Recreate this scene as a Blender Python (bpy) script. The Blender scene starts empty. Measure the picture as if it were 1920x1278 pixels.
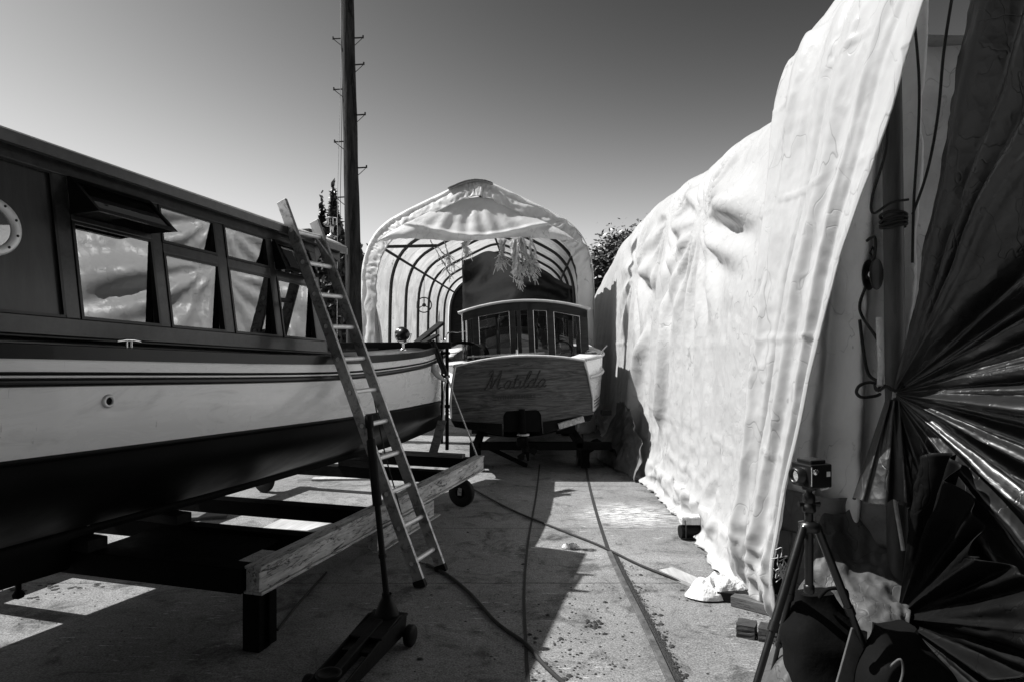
import bpy, bmesh, math, random
from mathutils import Vector as V, noise, Matrix
random.seed(7)
sc = bpy.context.scene
col = sc.collection
PI = math.pi
def R(a): return math.radians(a)
CH = 1.6; FP = 1280.0
def P(px, py, Y): return V(((px-960)/FP*Y, Y, CH-(py-639)/FP*Y))     # a measured image direction placed at a measured distance
def G(px, py, z=0.0):
    Y = (CH-z)*FP/(py-639); return V(((px-960)/FP*Y, Y, z))
def lerp(a, b, t): return a+(b-a)*t
def interp(x, tab):
    if x <= tab[0][0]: return tab[0][1]
    for (a, b), (c, d) in zip(tab, tab[1:]):
        if x <= c: return lerp(b, d, (x-a)/(c-a))
    return tab[-1][1]
def sm(x, tab):                                                     # smooth interpolation (Catmull-Rom)
    n = len(tab)
    if x <= tab[0][0]: return tab[0][1]
    if x >= tab[-1][0]: return tab[-1][1]
    for i in range(n-1):
        if x <= tab[i+1][0]:
            x0, y0 = tab[i]; x1, y1 = tab[i+1]; h = x1-x0; t = (x-x0)/h
            m0 = (y1-tab[i-1][1])/(x1-tab[i-1][0]) if i > 0 else (y1-y0)/h
            m1 = (tab[i+2][1]-y0)/(tab[i+2][0]-x0) if i < n-2 else (y1-y0)/h
            t2 = t*t; t3 = t2*t
            return (2*t3-3*t2+1)*y0+(t3-2*t2+t)*h*m0+(-2*t3+3*t2)*y1+(t3-t2)*h*m1
def N(x, y=0, z=0): return noise.noise(V((x, y, z)))
def ss(a, b, x):
    t = max(0, min(1, (x-a)/(b-a))); return t*t*(3-2*t)

# ---------------------------------------------------------------- materials
def nodes(name):
    m = bpy.data.materials.new(name); m.use_nodes = True
    nt = m.node_tree; return m, nt, nt.nodes['Principled BSDF']
def nd(nt, t, **kw):
    n = nt.nodes.new(t)
    for k, v in kw.items():
        if k in n.inputs.keys() if isinstance(k, str) else False: n.inputs[k].default_value = v
        else: setattr(n, k, v)
    return n
def g4(v): return (v, v, v, 1)
def mapping(nt, scale, coord='Object', rot=(0, 0, 0)):
    tc = nt.nodes.new('ShaderNodeTexCoord'); mp = nt.nodes.new('ShaderNodeMapping')
    mp.inputs['Scale'].default_value = scale; mp.inputs['Rotation'].default_value = rot
    nt.links.new(tc.outputs[coord], mp.inputs['Vector']); return mp
def ramp(nt, src, stops):
    r = nt.nodes.new('ShaderNodeValToRGB'); e = r.color_ramp.elements
    e[0].position = stops[0][0]; e[0].color = g4(stops[0][1])
    e[1].position = stops[-1][0]; e[1].color = g4(stops[-1][1])
    for p, c in stops[1:-1]:
        q = e.new(p); q.color = g4(c)
    nt.links.new(src, r.inputs['Fac']); return r
def noise_n(nt, mp, scale, detail=5, rough=.6, dist=0):
    n = nt.nodes.new('ShaderNodeTexNoise'); n.inputs['Scale'].default_value = scale
    n.inputs['Detail'].default_value = detail; n.inputs['Roughness'].default_value = rough
    n.inputs['Distortion'].default_value = dist
    nt.links.new(mp.outputs[0], n.inputs['Vector']); return n
def mul(nt, a, b, f=1.0, mode='MULTIPLY'):
    m = nt.nodes.new('ShaderNodeMix'); m.data_type = 'RGBA'; m.blend_type = mode; m.inputs[0].default_value = f
    nt.links.new(a, m.inputs[6]); nt.links.new(b, m.inputs[7]); return m.outputs[2]
def bump(nt, bs, h, strength=.3, dist=.01, prev=None):
    b = nt.nodes.new('ShaderNodeBump'); b.inputs['Strength'].default_value = strength; b.inputs['Distance'].default_value = dist
    nt.links.new(h, b.inputs['Height'])
    if prev: nt.links.new(prev.outputs[0], b.inputs['Normal'])
    nt.links.new(b.outputs[0], bs.inputs['Normal']); return b
def plain(name, v, rough=.5, metal=0, var=.25, scale=6, bmp=.15, spec=None, coat=0, dirt=0, bscale=40):
    m, nt, bs = nodes(name)
    mp = mapping(nt, (1, 1, 1)); n = noise_n(nt, mp, scale, 6, .65)
    r = ramp(nt, n.outputs[0], [(.3, v*(1-var)), (.7, v*(1+var))])
    c = r.outputs[0]
    if dirt:
        n3 = noise_n(nt, mp, scale*2.3, 8, .75, .6)
        r3 = ramp(nt, n3.outputs[0], [(.5, 1), (.62, 1-dirt)]); c = mul(nt, c, r3.outputs[0])
    nt.links.new(c, bs.inputs['Base Color'])
    rr = ramp(nt, n.outputs[0], [(.3, max(.03, rough*.8)), (.7, min(1, rough*1.2))]); nt.links.new(rr.outputs[0], bs.inputs['Roughness'])
    bs.inputs['Metallic'].default_value = metal
    if spec is not None: bs.inputs['Specular IOR Level'].default_value = spec
    if coat: bs.inputs['Coat Weight'].default_value = coat; bs.inputs['Coat Roughness'].default_value = .08
    n2 = noise_n(nt, mp, bscale, 4); bump(nt, bs, n2.outputs[0], bmp, .004)
    return m
def wood(name, dark, light, axis=0, scale=3, rough=.4, coat=0, cracks=0, bmp=.2, stretch=14, knots=.5, coord='Object', spec=.5):
    m, nt, bs = nodes(name)
    s = [stretch]*3; s[axis] = .8
    mp = mapping(nt, tuple(s), coord); n = noise_n(nt, mp, scale, 8, .7, knots)
    c = ramp(nt, n.outputs[0], [(.32, dark), (.5, (dark+light)/2), (.68, light)]).outputs[0]
    mp2 = mapping(nt, (1, 1, 1), coord); n2 = noise_n(nt, mp2, 1.7, 4)
    c = mul(nt, c, ramp(nt, n2.outputs[0], [(.3, .7), (.7, 1.15)]).outputs[0])
    h = n
    if cracks:
        s2 = [stretch*2]*3; s2[axis] = 1.5
        mp3 = mapping(nt, tuple(s2), coord); n3 = noise_n(nt, mp3, scale*.8, 9, .8, 1.2)
        r3 = ramp(nt, n3.outputs[0], [(.40, 1-cracks), (.47, 1)]); c = mul(nt, c, r3.outputs[0]); h = r3
    nt.links.new(c, bs.inputs['Base Color']); bs.inputs['Roughness'].default_value = rough
    bs.inputs['Specular IOR Level'].default_value = spec
    if coat: bs.inputs['Coat Weight'].default_value = coat; bs.inputs['Coat Roughness'].default_value = .12
    bump(nt, bs, h.outputs[0], bmp, .004)
    return m
def ridged(nt, mp, scale, detail=6, dist=.4):
    n = nt.nodes.new('ShaderNodeTexNoise'); n.noise_type = 'RIDGED_MULTIFRACTAL'; n.inputs['Scale'].default_value = scale
    n.inputs['Detail'].default_value = detail; n.inputs['Roughness'].default_value = .55; n.inputs['Lacunarity'].default_value = 2.1
    n.inputs['Offset'].default_value = .85; n.inputs['Gain'].default_value = 1.6; n.inputs['Distortion'].default_value = dist
    n.normalize = True
    nt.links.new(mp.outputs[0], n.inputs['Vector']); return n
def tarp(name, v, rough, crk=.5, translucent=0, scale=5, dirt=.12, spec=.5, bstr=.45):
    m, nt, bs = nodes(name)
    mp = mapping(nt, (1, 1, 1)); n = noise_n(nt, mp, 2.2, 9, .65, .5)
    c = ramp(nt, n.outputs[0], [(.3, v*(1-dirt)), (.65, v)]).outputs[0]
    sm_ = noise_n(nt, mp, 5.5, 10, .75, .8); c = mul(nt, c, ramp(nt, sm_.outputs[0], [(.30, 1-dirt*1.6), (.40, 1)]).outputs[0])
    # thin crease lines: zero crossings of a warped noise, broken up by a mask
    def lines(sc_, wd, seed):
        mpp = mapping(nt, (1, 1, 1)); mpp.inputs['Location'].default_value = (seed, seed*.7, 0); mpp.inputs['Scale'].default_value = (1.3, 1.3, .75)
        a = noise_n(nt, mpp, sc_, 3, .45, .2)
        s1 = nt.nodes.new('ShaderNodeMath'); s1.operation = 'SUBTRACT'; s1.inputs[1].default_value = .5; nt.links.new(a.outputs[0], s1.inputs[0])
        s2_ = nt.nodes.new('ShaderNodeMath'); s2_.operation = 'ABSOLUTE'; nt.links.new(s1.outputs[0], s2_.inputs[0])
        return ramp(nt, s2_.outputs[0], [(0, 0), (wd, 1)])
    mk = noise_n(nt, mp, 2.3, 4, .6); mkr = ramp(nt, mk.outputs[0], [(.46, 0), (.60, crk)])
    la = lines(scale*.4, .0035, 3.1); lb = lines(scale*.9, .006, 8.7)
    both = mul(nt, la.outputs[0], lb.outputs[0])
    mm = nt.nodes.new('ShaderNodeMix'); mm.data_type = 'RGBA'; nt.links.new(mkr.outputs[0], mm.inputs[0])
    mm.inputs[6].default_value = g4(1); nt.links.new(both, mm.inputs[7])
    c = mul(nt, c, mm.outputs[2])
    nt.links.new(c, bs.inputs['Base Color']); bs.inputs['Roughness'].default_value = rough
    bs.inputs['Specular IOR Level'].default_value = spec
    wv = noise_n(nt, mp, 1.7, 3, .5); wm = nt.nodes.new('ShaderNodeMixRGB'); wm.inputs[0].default_value = .12
    nt.links.new(mp.outputs[0], wm.inputs[1]); nt.links.new(wv.outputs['Color'], wm.inputs[2])
    r1 = nt.nodes.new('ShaderNodeTexVoronoi'); r1.feature = 'F1'; r1.inputs['Scale'].default_value = scale*.75; r1.inputs['Detail'].default_value = 2.7
    r1.inputs['Roughness'].default_value = .45; r1.inputs['Lacunarity'].default_value = 2.2; nt.links.new(wm.outputs[0], r1.inputs['Vector'])
    r2 = ridged(nt, mp, scale*2.2, 6, .8)
    prev = None
    for src, st, ds in ((r1.outputs[0], bstr, .028), (both, bstr*.7, .004), (r2.outputs[0], bstr*.35, .0025)):
        b = nt.nodes.new('ShaderNodeBump'); b.inputs['Strength'].default_value = st; b.inputs['Distance'].default_value = ds
        nt.links.new(src, b.inputs['Height'])
        if prev: nt.links.new(prev.outputs[0], b.inputs['Normal'])
        prev = b
    nt.links.new(prev.outputs[0], bs.inputs['Normal'])
    if translucent:
        tr = nt.nodes.new('ShaderNodeBsdfTranslucent'); nt.links.new(c, tr.inputs[0]); nt.links.new(prev.outputs[0], tr.inputs['Normal'])
        mx = nt.nodes.new('ShaderNodeMixShader'); mx.inputs[0].default_value = translucent
        out = nt.nodes['Material Output']
        nt.links.new(bs.outputs[0], mx.inputs[1]); nt.links.new(tr.outputs[0], mx.inputs[2]); nt.links.new(mx.outputs[0], out.inputs[0])
    return m
def glass(name, tint=.55, refl=.22, rough=.01):
    m = bpy.data.materials.new(name); m.use_nodes = True; nt = m.node_tree; nt.nodes.clear()
    out = nt.nodes.new('ShaderNodeOutputMaterial'); t = nt.nodes.new('ShaderNodeBsdfTransparent'); t.inputs[0].default_value = g4(tint)
    gl = nt.nodes.new('ShaderNodeBsdfGlossy'); gl.inputs['Roughness'].default_value = rough
    fr = nt.nodes.new('ShaderNodeFresnel'); fr.inputs[0].default_value = 1.5
    ad = nt.nodes.new('ShaderNodeMath'); ad.operation = 'ADD'; ad.inputs[1].default_value = refl; ad.use_clamp = True
    nt.links.new(fr.outputs[0], ad.inputs[0])
    mp = mapping(nt, (1, 1, 1)); nn = noise_n(nt, mp, 3, 3); b = nt.nodes.new('ShaderNodeBump'); b.inputs['Strength'].default_value = .08; b.inputs['Distance'].default_value = .01
    nt.links.new(nn.outputs[0], b.inputs['Height']); nt.links.new(b.outputs[0], gl.inputs['Normal'])
    mx = nt.nodes.new('ShaderNodeMixShader'); nt.links.new(ad.outputs[0], mx.inputs[0])
    nt.links.new(t.outputs[0], mx.inputs[1]); nt.links.new(gl.outputs[0], mx.inputs[2]); nt.links.new(mx.outputs[0], out.inputs[0])
    return m
def leaf_mat(name, v):
    m, nt, bs = nodes(name)
    oi = nt.nodes.new('ShaderNodeNewGeometry'); r = ramp(nt, oi.outputs['Random Per Island'], [(0, v*.45), (1, v*1.7)])
    nt.links.new(r.outputs[0], bs.inputs['Base Color']); bs.inputs['Roughness'].default_value = .45
    return m
def ground_mat():
    m, nt, bs = nodes('concrete')
    mp = mapping(nt, (1, 1, 1))
    n = noise_n(nt, mp, .55, 9, .65, .4); c = ramp(nt, n.outputs[0], [(.3, .145), (.5, .21), (.7, .28)]).outputs[0]
    f = noise_n(nt, mp, 95, 6, .8); c = mul(nt, c, ramp(nt, f.outputs[0], [(.36, .3), (.5, .95), (.62, 1.5)]).outputs[0])
    f2 = noise_n(nt, mp, 22, 8, .75); c = mul(nt, c, ramp(nt, f2.outputs[0], [(.34, .55), (.46, 1), (.7, 1.12)]).outputs[0])
    st = noise_n(nt, mp, 3.1, 10, .7, .8); c = mul(nt, c, ramp(nt, st.outputs[0], [(.36, .42), (.47, 1)]).outputs[0])
    s5 = noise_n(nt, mp, 1.1, 12, .78, 2.5); c = mul(nt, c, ramp(nt, s5.outputs[0], [(.35, .45), (.43, .92), (.6, 1.1)]).outputs[0])
    # pale scuffs, streaked across the slip
    mp2 = mapping(nt, (3, 26, 1)); s = noise_n(nt, mp2, 2.4, 7, .75, .3); rs = ramp(nt, s.outputs[0], [(.61, 0), (.635, 1)])
    mk = noise_n(nt, mp, .9, 3); rk = ramp(nt, mk.outputs[0], [(.48, 0), (.56, 1)])
    fac = nt.nodes.new('ShaderNodeMath'); fac.operation = 'MULTIPLY'; nt.links.new(rs.outputs[0], fac.inputs[0]); nt.links.new(rk.outputs[0], fac.inputs[1])
    # the big scuff patch
    mp3 = nt.nodes.new('ShaderNodeVectorMath'); mp3.operation = 'DISTANCE'; mp3.inputs[1].default_value = (1.08, 6.3, 0)
    nt.links.new(mp.outputs[0], mp3.inputs[0]); rd = ramp(nt, mp3.outputs['Value'], [(.15, 1), (.55, 0)])
    rs2 = ramp(nt, s.outputs[0], [(.5, 0), (.53, 1)])
    fc2 = nt.nodes.new('ShaderNodeMath'); fc2.operation = 'MULTIPLY'; nt.links.new(rs2.outputs[0], fc2.inputs[0]); nt.links.new(rd.outputs[0], fc2.inputs[1])
    mx = nt.nodes.new('ShaderNodeMath'); mx.operation = 'MAXIMUM'; nt.links.new(fac.outputs[0], mx.inputs[0]); nt.links.new(fc2.outputs[0], mx.inputs[1])
    mm = nt.nodes.new('ShaderNodeMix'); mm.data_type = 'RGBA'; nt.links.new(mx.outputs[0], mm.inputs[0]); nt.links.new(c, mm.inputs[6]); mm.inputs[7].default_value = g4(.72)
    c = mm.outputs[2]
    # slab joints across the slip
    sep = nt.nodes.new('ShaderNodeSeparateXYZ'); wob = noise_n(nt, mp, 2, 4)
    nt.links.new(mp.outputs[0], sep.inputs[0])
    for y0, w in ((4.52, .006), (7.55, .008), (5.85, .006), (10.9, .01)):
        a = nt.nodes.new('ShaderNodeMath'); a.operation = 'SUBTRACT'; a.inputs[1].default_value = y0-.02; nt.links.new(sep.outputs[1], a.inputs[0])
        wv = nt.nodes.new('ShaderNodeMath'); wv.operation = 'MULTIPLY_ADD'; wv.inputs[1].default_value = -.04; nt.links.new(wob.outputs[0], wv.inputs[0]); nt.links.new(a.outputs[0], wv.inputs[2])
        ab = nt.nodes.new('ShaderNodeMath'); ab.operation = 'ABSOLUTE'; nt.links.new(wv.outputs[0], ab.inputs[0])
        c = mul(nt, c, ramp(nt, ab.outputs[0], [(w*.4, .3), (w*1.6, 1)]).outputs[0])
    nt.links.new(c, bs.inputs['Base Color']); bs.inputs['Roughness'].default_value = .85; bs.inputs['Specular IOR Level'].default_value = .25
    b = bump(nt, bs, f2.outputs[0], .5, .012); bump(nt, bs, f.outputs[0], .6, .004, b)
    return m

def hull_mat():
    m, nt, bs = nodes('hull_white')
    mp = mapping(nt, (1, 1, 1)); n = noise_n(nt, mp, 1.3, 5, .6); c = ramp(nt, n.outputs[0], [(.3, .88), (.7, .93)]).outputs[0]
    mp2 = mapping(nt, (1.2, 1.2, 5), rot=(0, .5, .2)); n2 = noise_n(nt, mp2, 1.6, 8, .7, 1.2); c = mul(nt, c, ramp(nt, n2.outputs[0], [(.33, .82), (.46, 1)]).outputs[0])
    mp3 = mapping(nt, (9, 9, 1.1)); n3 = noise_n(nt, mp3, 3, 7, .75); c = mul(nt, c, ramp(nt, n3.outputs[0], [(.30, .6), (.36, 1)]).outputs[0])
    n4 = noise_n(nt, mp, 26, 8, .8); c = mul(nt, c, ramp(nt, n4.outputs[0], [(.28, .45), (.33, 1)]).outputs[0])
    nt.links.new(c, bs.inputs['Base Color']); bs.inputs['Coat Weight'].default_value = .5; bs.inputs['Coat Roughness'].default_value = .06
    rr = ramp(nt, n2.outputs[0], [(.3, .5), (.6, .22)]); nt.links.new(rr.outputs[0], bs.inputs['Roughness'])
    n5 = noise_n(nt, mp, .9, 2); bump(nt, bs, n5.outputs[0], .25, .03); return m
M = dict(
 ground=ground_mat(),
 varnish=wood('varnished_mahogany', .014, .045, 0, 2.2, .3, coat=.25, bmp=.08, stretch=9, spec=.3),
 varnish_v=wood('varnished_panel', .012, .04, 2, 2.0, .35, coat=.15, bmp=.06, stretch=9, spec=.4),
 trim=plain('dark_trim', .008, .35, var=.3, bmp=.05, coat=.1, spec=.3),
 hull_white=hull_mat(),
 antifoul=plain('antifouling', .005, .5, spec=.12, var=.4, scale=2, bmp=.15, bscale=12),
 black=plain('black_paint', .004, .5, bmp=.05, spec=.1),
 alu=plain('aluminium', .40, .42, metal=.6, var=.35, scale=9, bmp=.2, dirt=.55),
 rung=plain('rung_aluminium', .75, .45, metal=.3, var=.1, scale=14, bmp=.1),
 chrome=plain('chrome', .8, .15, metal=1, var=.1, bmp=.02),
 brass=plain('polished_metal', .5, .25, metal=.9, var=.2),
 ring=plain('porthole_ring', .75, .4, metal=.2, var=.1, scale=20),
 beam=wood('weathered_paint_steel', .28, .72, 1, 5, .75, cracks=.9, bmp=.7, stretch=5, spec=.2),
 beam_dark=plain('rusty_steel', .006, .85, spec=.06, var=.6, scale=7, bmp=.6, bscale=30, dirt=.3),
 timber=wood('old_timber', .05, .16, 0, 2.5, .8, cracks=.6, bmp=.6, stretch=10),
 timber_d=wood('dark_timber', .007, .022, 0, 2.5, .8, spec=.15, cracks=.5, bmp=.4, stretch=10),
 pale_wood=wood('pale_plank', .3, .5, 1, 2, .8, bmp=.2),
 polewood=wood('creosoted_pole', .004, .055, 2, 1.8, .8, spec=.15, cracks=.85, bmp=1.0, stretch=6),
 spar=wood('spar', .03, .11, 2, 1.6, .5, bmp=.3, stretch=6, cracks=.3),
 rubber=plain('rubber', .010, .7, spec=.2, bmp=.3),
 jack=plain('jack_iron', .006, .6, spec=.2, var=.5, bmp=.4, dirt=.3),
 tarp_w=tarp('white_tarpaulin', .49, .36, .45, .10, 4.2, .10, bstr=.5),
 tarp_w2=tarp('white_sheet', .70, .30, .35, .44, 3.0, .06, bstr=.42),
 tarp_g=tarp('grey_sheet', .75, .5, .6, .08, 4, .35, bstr=.6),
 tarp_dirty=tarp('dirty_hem', .2, .6, .4, .05, 5, .5, bstr=.7),
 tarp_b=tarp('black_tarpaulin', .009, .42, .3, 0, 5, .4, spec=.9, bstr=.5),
 tarp_bm=tarp('matt_black_tarpaulin', .004, .6, .3, 0, 3.2, .4, spec=.12, bstr=.6),
 tarp_shade=tarp('shaded_sheet', .92, .5, .4, .08, 4, .2, bstr=.6),
 tarp_heap=tarp('shade_toned_sheet', .08, .6, .5, .05, 5, .4, bstr=.7),  # sheet colour lowered so the heap's shade is painted into it
 tent=tarp('tent_fabric', .86, .5, .4, .48, 2.6, .10, bstr=.6),
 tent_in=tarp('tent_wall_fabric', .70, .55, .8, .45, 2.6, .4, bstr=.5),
 rib=plain('rusted_tube', .018, .6, bmp=.3),
 glass=glass('window_glass', .5, .26), glass2=glass('wheelhouse_glass', .75, -.01),
 oak=wood('oak_veneer', .012, .19, 0, 1.6, .38, coat=.12, cracks=.5, bmp=.25, stretch=9, knots=3.4, spec=.3),
 letter=plain('lettering', .03, .5, bmp=.02),
 rope_w=plain('pale_rope', .6, .8, var=.2, scale=50, bmp=.8), rope_d=plain('dark_rope', .015, .8, bmp=.6),
 strap=plain('webbing', .3, .8, var=.3, scale=40, bmp=.6),
 cam=plain('camera_black', .006, .35, bmp=.1), canvas=plain('bag_canvas', .004, .9, spec=.1, var=.3, scale=30, bmp=.5),
 canvas_l=plain('bag_grey_flap', .07, .8, var=.3, scale=30, bmp=.5),
 brick=plain('brick', .04, .85, var=.5, scale=18, bmp=.8, dirt=.4), stone=plain('grit', .03, .9, var=.5, scale=30),
 steel=plain('rail_steel', .13, .55, metal=.5, var=.4, scale=9, bmp=.4, dirt=.4),
 dirt=plain('groove_dirt', .018, .95, var=.5, scale=25, bmp=.9),
 cloth=tarp('crumpled_cloth', .72, .8, .4, 0, 14, .2, bstr=.8),
 leaf=leaf_mat('leaf_dark', .035), leaf2=leaf_mat('leaf_mid', .05), bark=plain('bark', .05, .9, bmp=.8),
 cabin_int=plain('interior_wood', .07, .6), paper=plain('paper', .75, .8, var=.05),
 cream=plain('cream_paint', .55, .5, var=.1, dirt=.2),
)
# ---------------------------------------------------------------- mesh builder
class MB:
    def __init__(s): s.v = []; s.f = []; s.sm = []
    def add(s, vs, fs, smooth=False):
        o = len(s.v); s.v += [V(p) for p in vs]; s.f += [[i+o for i in f] for f in fs]; s.sm += [smooth]*len(fs); return s
    def hexa(s, c):      # 8 corners: bottom 4 (ccw), top 4
        return s.add(c, [(3, 2, 1, 0), (4, 5, 6, 7), (0, 1, 5, 4), (1, 2, 6, 5), (2, 3, 7, 6), (3, 0, 4, 7)])
    def box(s, c, d, rot=None):
        c = V(c); h = V(d)/2; pts = []
        for z in (-1, 1):
            for x, y in ((-1, -1), (1, -1), (1, 1), (-1, 1)):
                p = V((x*h.x, y*h.y, z*h.z)); pts.append(c+(rot@p if rot else p))
        return s.hexa(pts)
    def bar(s, a, b, w, h, up=V((0, 0, 1)), side=None):   # rectangular bar from a to b
        a = V(a); b = V(b); d = (b-a).normalized()
        sd = side.normalized() if side else d.cross(up).normalized(); u = sd.cross(d).normalized()
        c = []
        for p in (a, b):
            c += [p-sd*w/2-u*h/2, p+sd*w/2-u*h/2, p+sd*w/2+u*h/2, p-sd*w/2+u*h/2]
        return s.add(c, [(0, 1, 2, 3), (7, 6, 5, 4), (0, 4, 5, 1), (1, 5, 6, 2), (2, 6, 7, 3), (3, 7, 4, 0)])
    def tube(s, pts, r, n=8, cap=True, smooth=True):
        pts = [V(p) for p in pts]; k = len(pts); rs = r if isinstance(r, (list, tuple)) else [r]*k
        up = V((0, 0, 1)) if abs((pts[-1]-pts[0]).normalized().z) < .9 else V((1, 0, 0)); vs = []; prev = None
        for i, p in enumerate(pts):
            t = (pts[min(i+1, k-1)]-pts[max(i-1, 0)]).normalized()
            x = (prev - t*prev.dot(t)) if prev else t.cross(up)
            if x.length < 1e-6: x = t.orthogonal()
            x.normalize(); y = t.cross(x); prev = x
            for j in range(n):
                a = 2*PI*j/n; vs.append(p+(x*math.cos(a)+y*math.sin(a))*rs[i])
        fs = [(i*n+j, i*n+(j+1) % n, (i+1)*n+(j+1) % n, (i+1)*n+j) for i in range(k-1) for j in range(n)]
        s.add(vs, fs, smooth)
        if cap: s.add(vs[:n], [tuple(range(n))[::-1]]); s.add(vs[-n:], [tuple(range(n))])
        return s
    def lathe(s, prof, origin, axis=V((0, 0, 1)), n=20):
        axis = V(axis).normalized(); x = axis.orthogonal().normalized(); y = axis.cross(x); o = V(origin); vs = []
        for r, h in prof:
            for j in range(n):
                a = 2*PI*j/n; vs.append(o+axis*h+(x*math.cos(a)+y*math.sin(a))*max(r, 1e-4))
        fs = [(i*n+j, i*n+(j+1) % n, (i+1)*n+(j+1) % n, (i+1)*n+j) for i in range(len(prof)-1) for j in range(n)]
        return s.add(vs, fs, True)
    def grid(s, nu, nv, f, smooth=True):
        vs = [f(i/nu, j/nv) for i in range(nu+1) for j in range(nv+1)]; w = nv+1
        fs = [(i*w+j, (i+1)*w+j, (i+1)*w+j+1, i*w+j+1) for i in range(nu) for j in range(nv)]
        return s.add(vs, fs, smooth)
    def prism(s, poly, off):   # polygon pts extruded by vector
        n = len(poly); off = V(off); poly = [V(p) for p in poly]
        s.add(poly+[p+off for p in poly], [tuple(range(n))[::-1], tuple(range(n, 2*n))]+[(i, (i+1) % n, n+(i+1) % n, n+i) for i in range(n)])
        return s
    def build(s, name, mat, parent=None, bevel=0, solid=0, world=True):
        me = bpy.data.meshes.new(name); me.from_pydata([tuple(p) for p in s.v], [], s.f); me.update()
        for p, f in zip(me.polygons, s.sm): p.use_smooth = f
        if isinstance(mat, str): mat = M[mat]
        me.materials.append(mat)
        o = bpy.data.objects.new(name, me); col.objects.link(o)
        bm = bmesh.new(); bm.from_mesh(me); bmesh.ops.recalc_face_normals(bm, faces=bm.faces); bm.to_mesh(me); bm.free()
        if parent:
            o.parent = parent
            if world:
                # geometry was given in world coordinates, the parent's matrix is location + z rotation
                inv = pmat(parent).inverted(); me.transform(inv)
        if solid:
            md = o.modifiers.new('thickness', 'SOLIDIFY'); md.thickness = solid; md.offset = 0
        if bevel:
            md = o.modifiers.new('edge', 'BEVEL'); md.width = bevel; md.segments = 2; md.limit_method = 'ANGLE'; md.angle_limit = R(40)
        return o
def pmat(o):
    m = Matrix.LocRotScale(o.location, o.rotation_euler, None)
    return pmat(o.parent)@m if o.parent else m
def tag(o, label, cat, group=None, kind=None):
    o['label'] = label; o['category'] = cat
    if group: o['group'] = group
    if kind: o['kind'] = kind
    return o
def thing(name, label, cat, loc=(0, 0, 0), group=None, rot=(0, 0, 0)):
    o = bpy.data.objects.new(name, None); col.objects.link(o); o.location = loc; o.rotation_euler = rot; o.empty_display_size = .1
    return tag(o, label, cat, group)
def smooth_path(pts, n=8):
    pts = [V(p) for p in pts]; out = []
    for i in range(len(pts)-1):
        a = pts[max(i-1, 0)]; b = pts[i]; c = pts[i+1]; d = pts[min(i+2, len(pts)-1)]
        for k in range(n):
            t = k/n; out.append(.5*((2*b)+(c-a)*t+(2*a-5*b+4*c-d)*t*t+(3*b-a-3*c+d)*t**3))
    out.append(pts[-1]); return out

# ================================================================ SETTING
gm = MB()
gm.grid(2, 2, lambda u, v: V((lerp(-300, 300, u), lerp(-100, 600, v), 0)), False)
g = gm.build('ground', 'ground'); g['kind'] = 'structure'

# rails set in the concrete
def ground_strip(pts, w, h, z0=.0):
    mb = MB(); path = smooth_path(pts, 6); vs = []
    for i, p in enumerate(path):
        t = (path[min(i+1, len(path)-1)]-path[max(i-1, 0)]).normalized(); s = V((t.y, -t.x, 0)).normalized()
        j = w*.5*(1+.12*N(p.y*6, p.x*6)) if h < .006 else w*.5
        for q, zz in ((-1, z0), (-1, h), (1, h), (1, z0)): vs.append(V((p.x+s.x*j*q, p.y+s.y*j*q, zz)))
    n = len(path); fs = [(i*4+k, i*4+(k+1) % 4, (i+1)*4+(k+1) % 4, (i+1)*4+k) for i in range(n-1) for k in range(4)]
    fs += [(0, 1, 2, 3), tuple(4*(n-1)+k for k in (3, 2, 1, 0))]
    return mb.add(vs, fs)
rr = [G(1290, 1340), G(1257, 1278), G(1212, 1180), G(1165, 1085), G(1142, 1035)]
rail = thing('slipway_rail', 'worn steel rail set in the concrete beside a gritty groove', 'rail', rr[-1])
ground_strip(rr, .037, .014, .001).build('rail_head', 'steel', rail, bevel=.003)
tag(ground_strip([p+V((.040, 0, 0)) for p in rr], .028, .003, .001).build('dirt_strip', 'dirt'), 'dark gritty strip along the right side of the steel rail', 'dirt', kind='stuff')
rg = [G(1142, 1035), G(1118, 960), G(1103, 900), G(1098, 865), G(1090, 800)]
tag(ground_strip(rg, .028, .0035, .001).build('rail_groove', 'dirt'), 'dirt-filled groove in the concrete leading to the boat at the back', 'groove', kind='structure')
lg = [G(998, 1340), G(990, 1278), G(985, 1190), G(983, 1100), G(991, 1010), G(1005, 930), G(1012, 870)]
tag(ground_strip(lg, .018, .0035, .001).build('rail_groove', 'dirt'), 'left dark groove running along the concrete', 'groove', kind='structure')

# loose grit and leaves
mb = MB()
def lump(mb, p, r, flat=.45):
    k = random.randint(5, 7); top = p+V((0, 0, r*flat)); a0 = random.random()*6
    ring = [p+V((math.cos(a0+2*PI*i/k)*r*random.uniform(.5, 1.2), math.sin(a0+2*PI*i/k)*r*random.uniform(.4, 1), random.uniform(.0, .3)*r*flat)) for i in range(k)]
    mb.add([top]+ring, [(0, i+1, (i+1) % k+1) for i in range(k)])
for i in range(420):
    c = random.random()
    if c < .35: px, py = random.gauss(1090, 70), random.uniform(1090, 1275)
    elif c < .6:
        py = random.uniform(1050, 1276); px = interp(py, [(1035, 1150), (1085, 1178), (1180, 1228), (1278, 1275)])+random.gauss(12, 9)
    elif c < .75: px, py = random.uniform(985, 1100), random.uniform(1180, 1276)
    else: px, py = random.uniform(700, 1450), random.uniform(900, 1276)
    p = G(px, py); lump(mb, p+V((0, 0, .002)), random.uniform(.003, .011) if random.random() < .93 else .02)
for i in range(1500):
    py = 1035+245*random.random()**.8; px = interp(py, [(1035, 1142), (1085, 1165), (1180, 1212), (1278, 1257), (1340, 1290)]); q = G(px, py)
    lump(mb, q+V((.032+abs(random.gauss(0, .016)), 0, .003)), random.uniform(.003, .008), .7)
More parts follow.
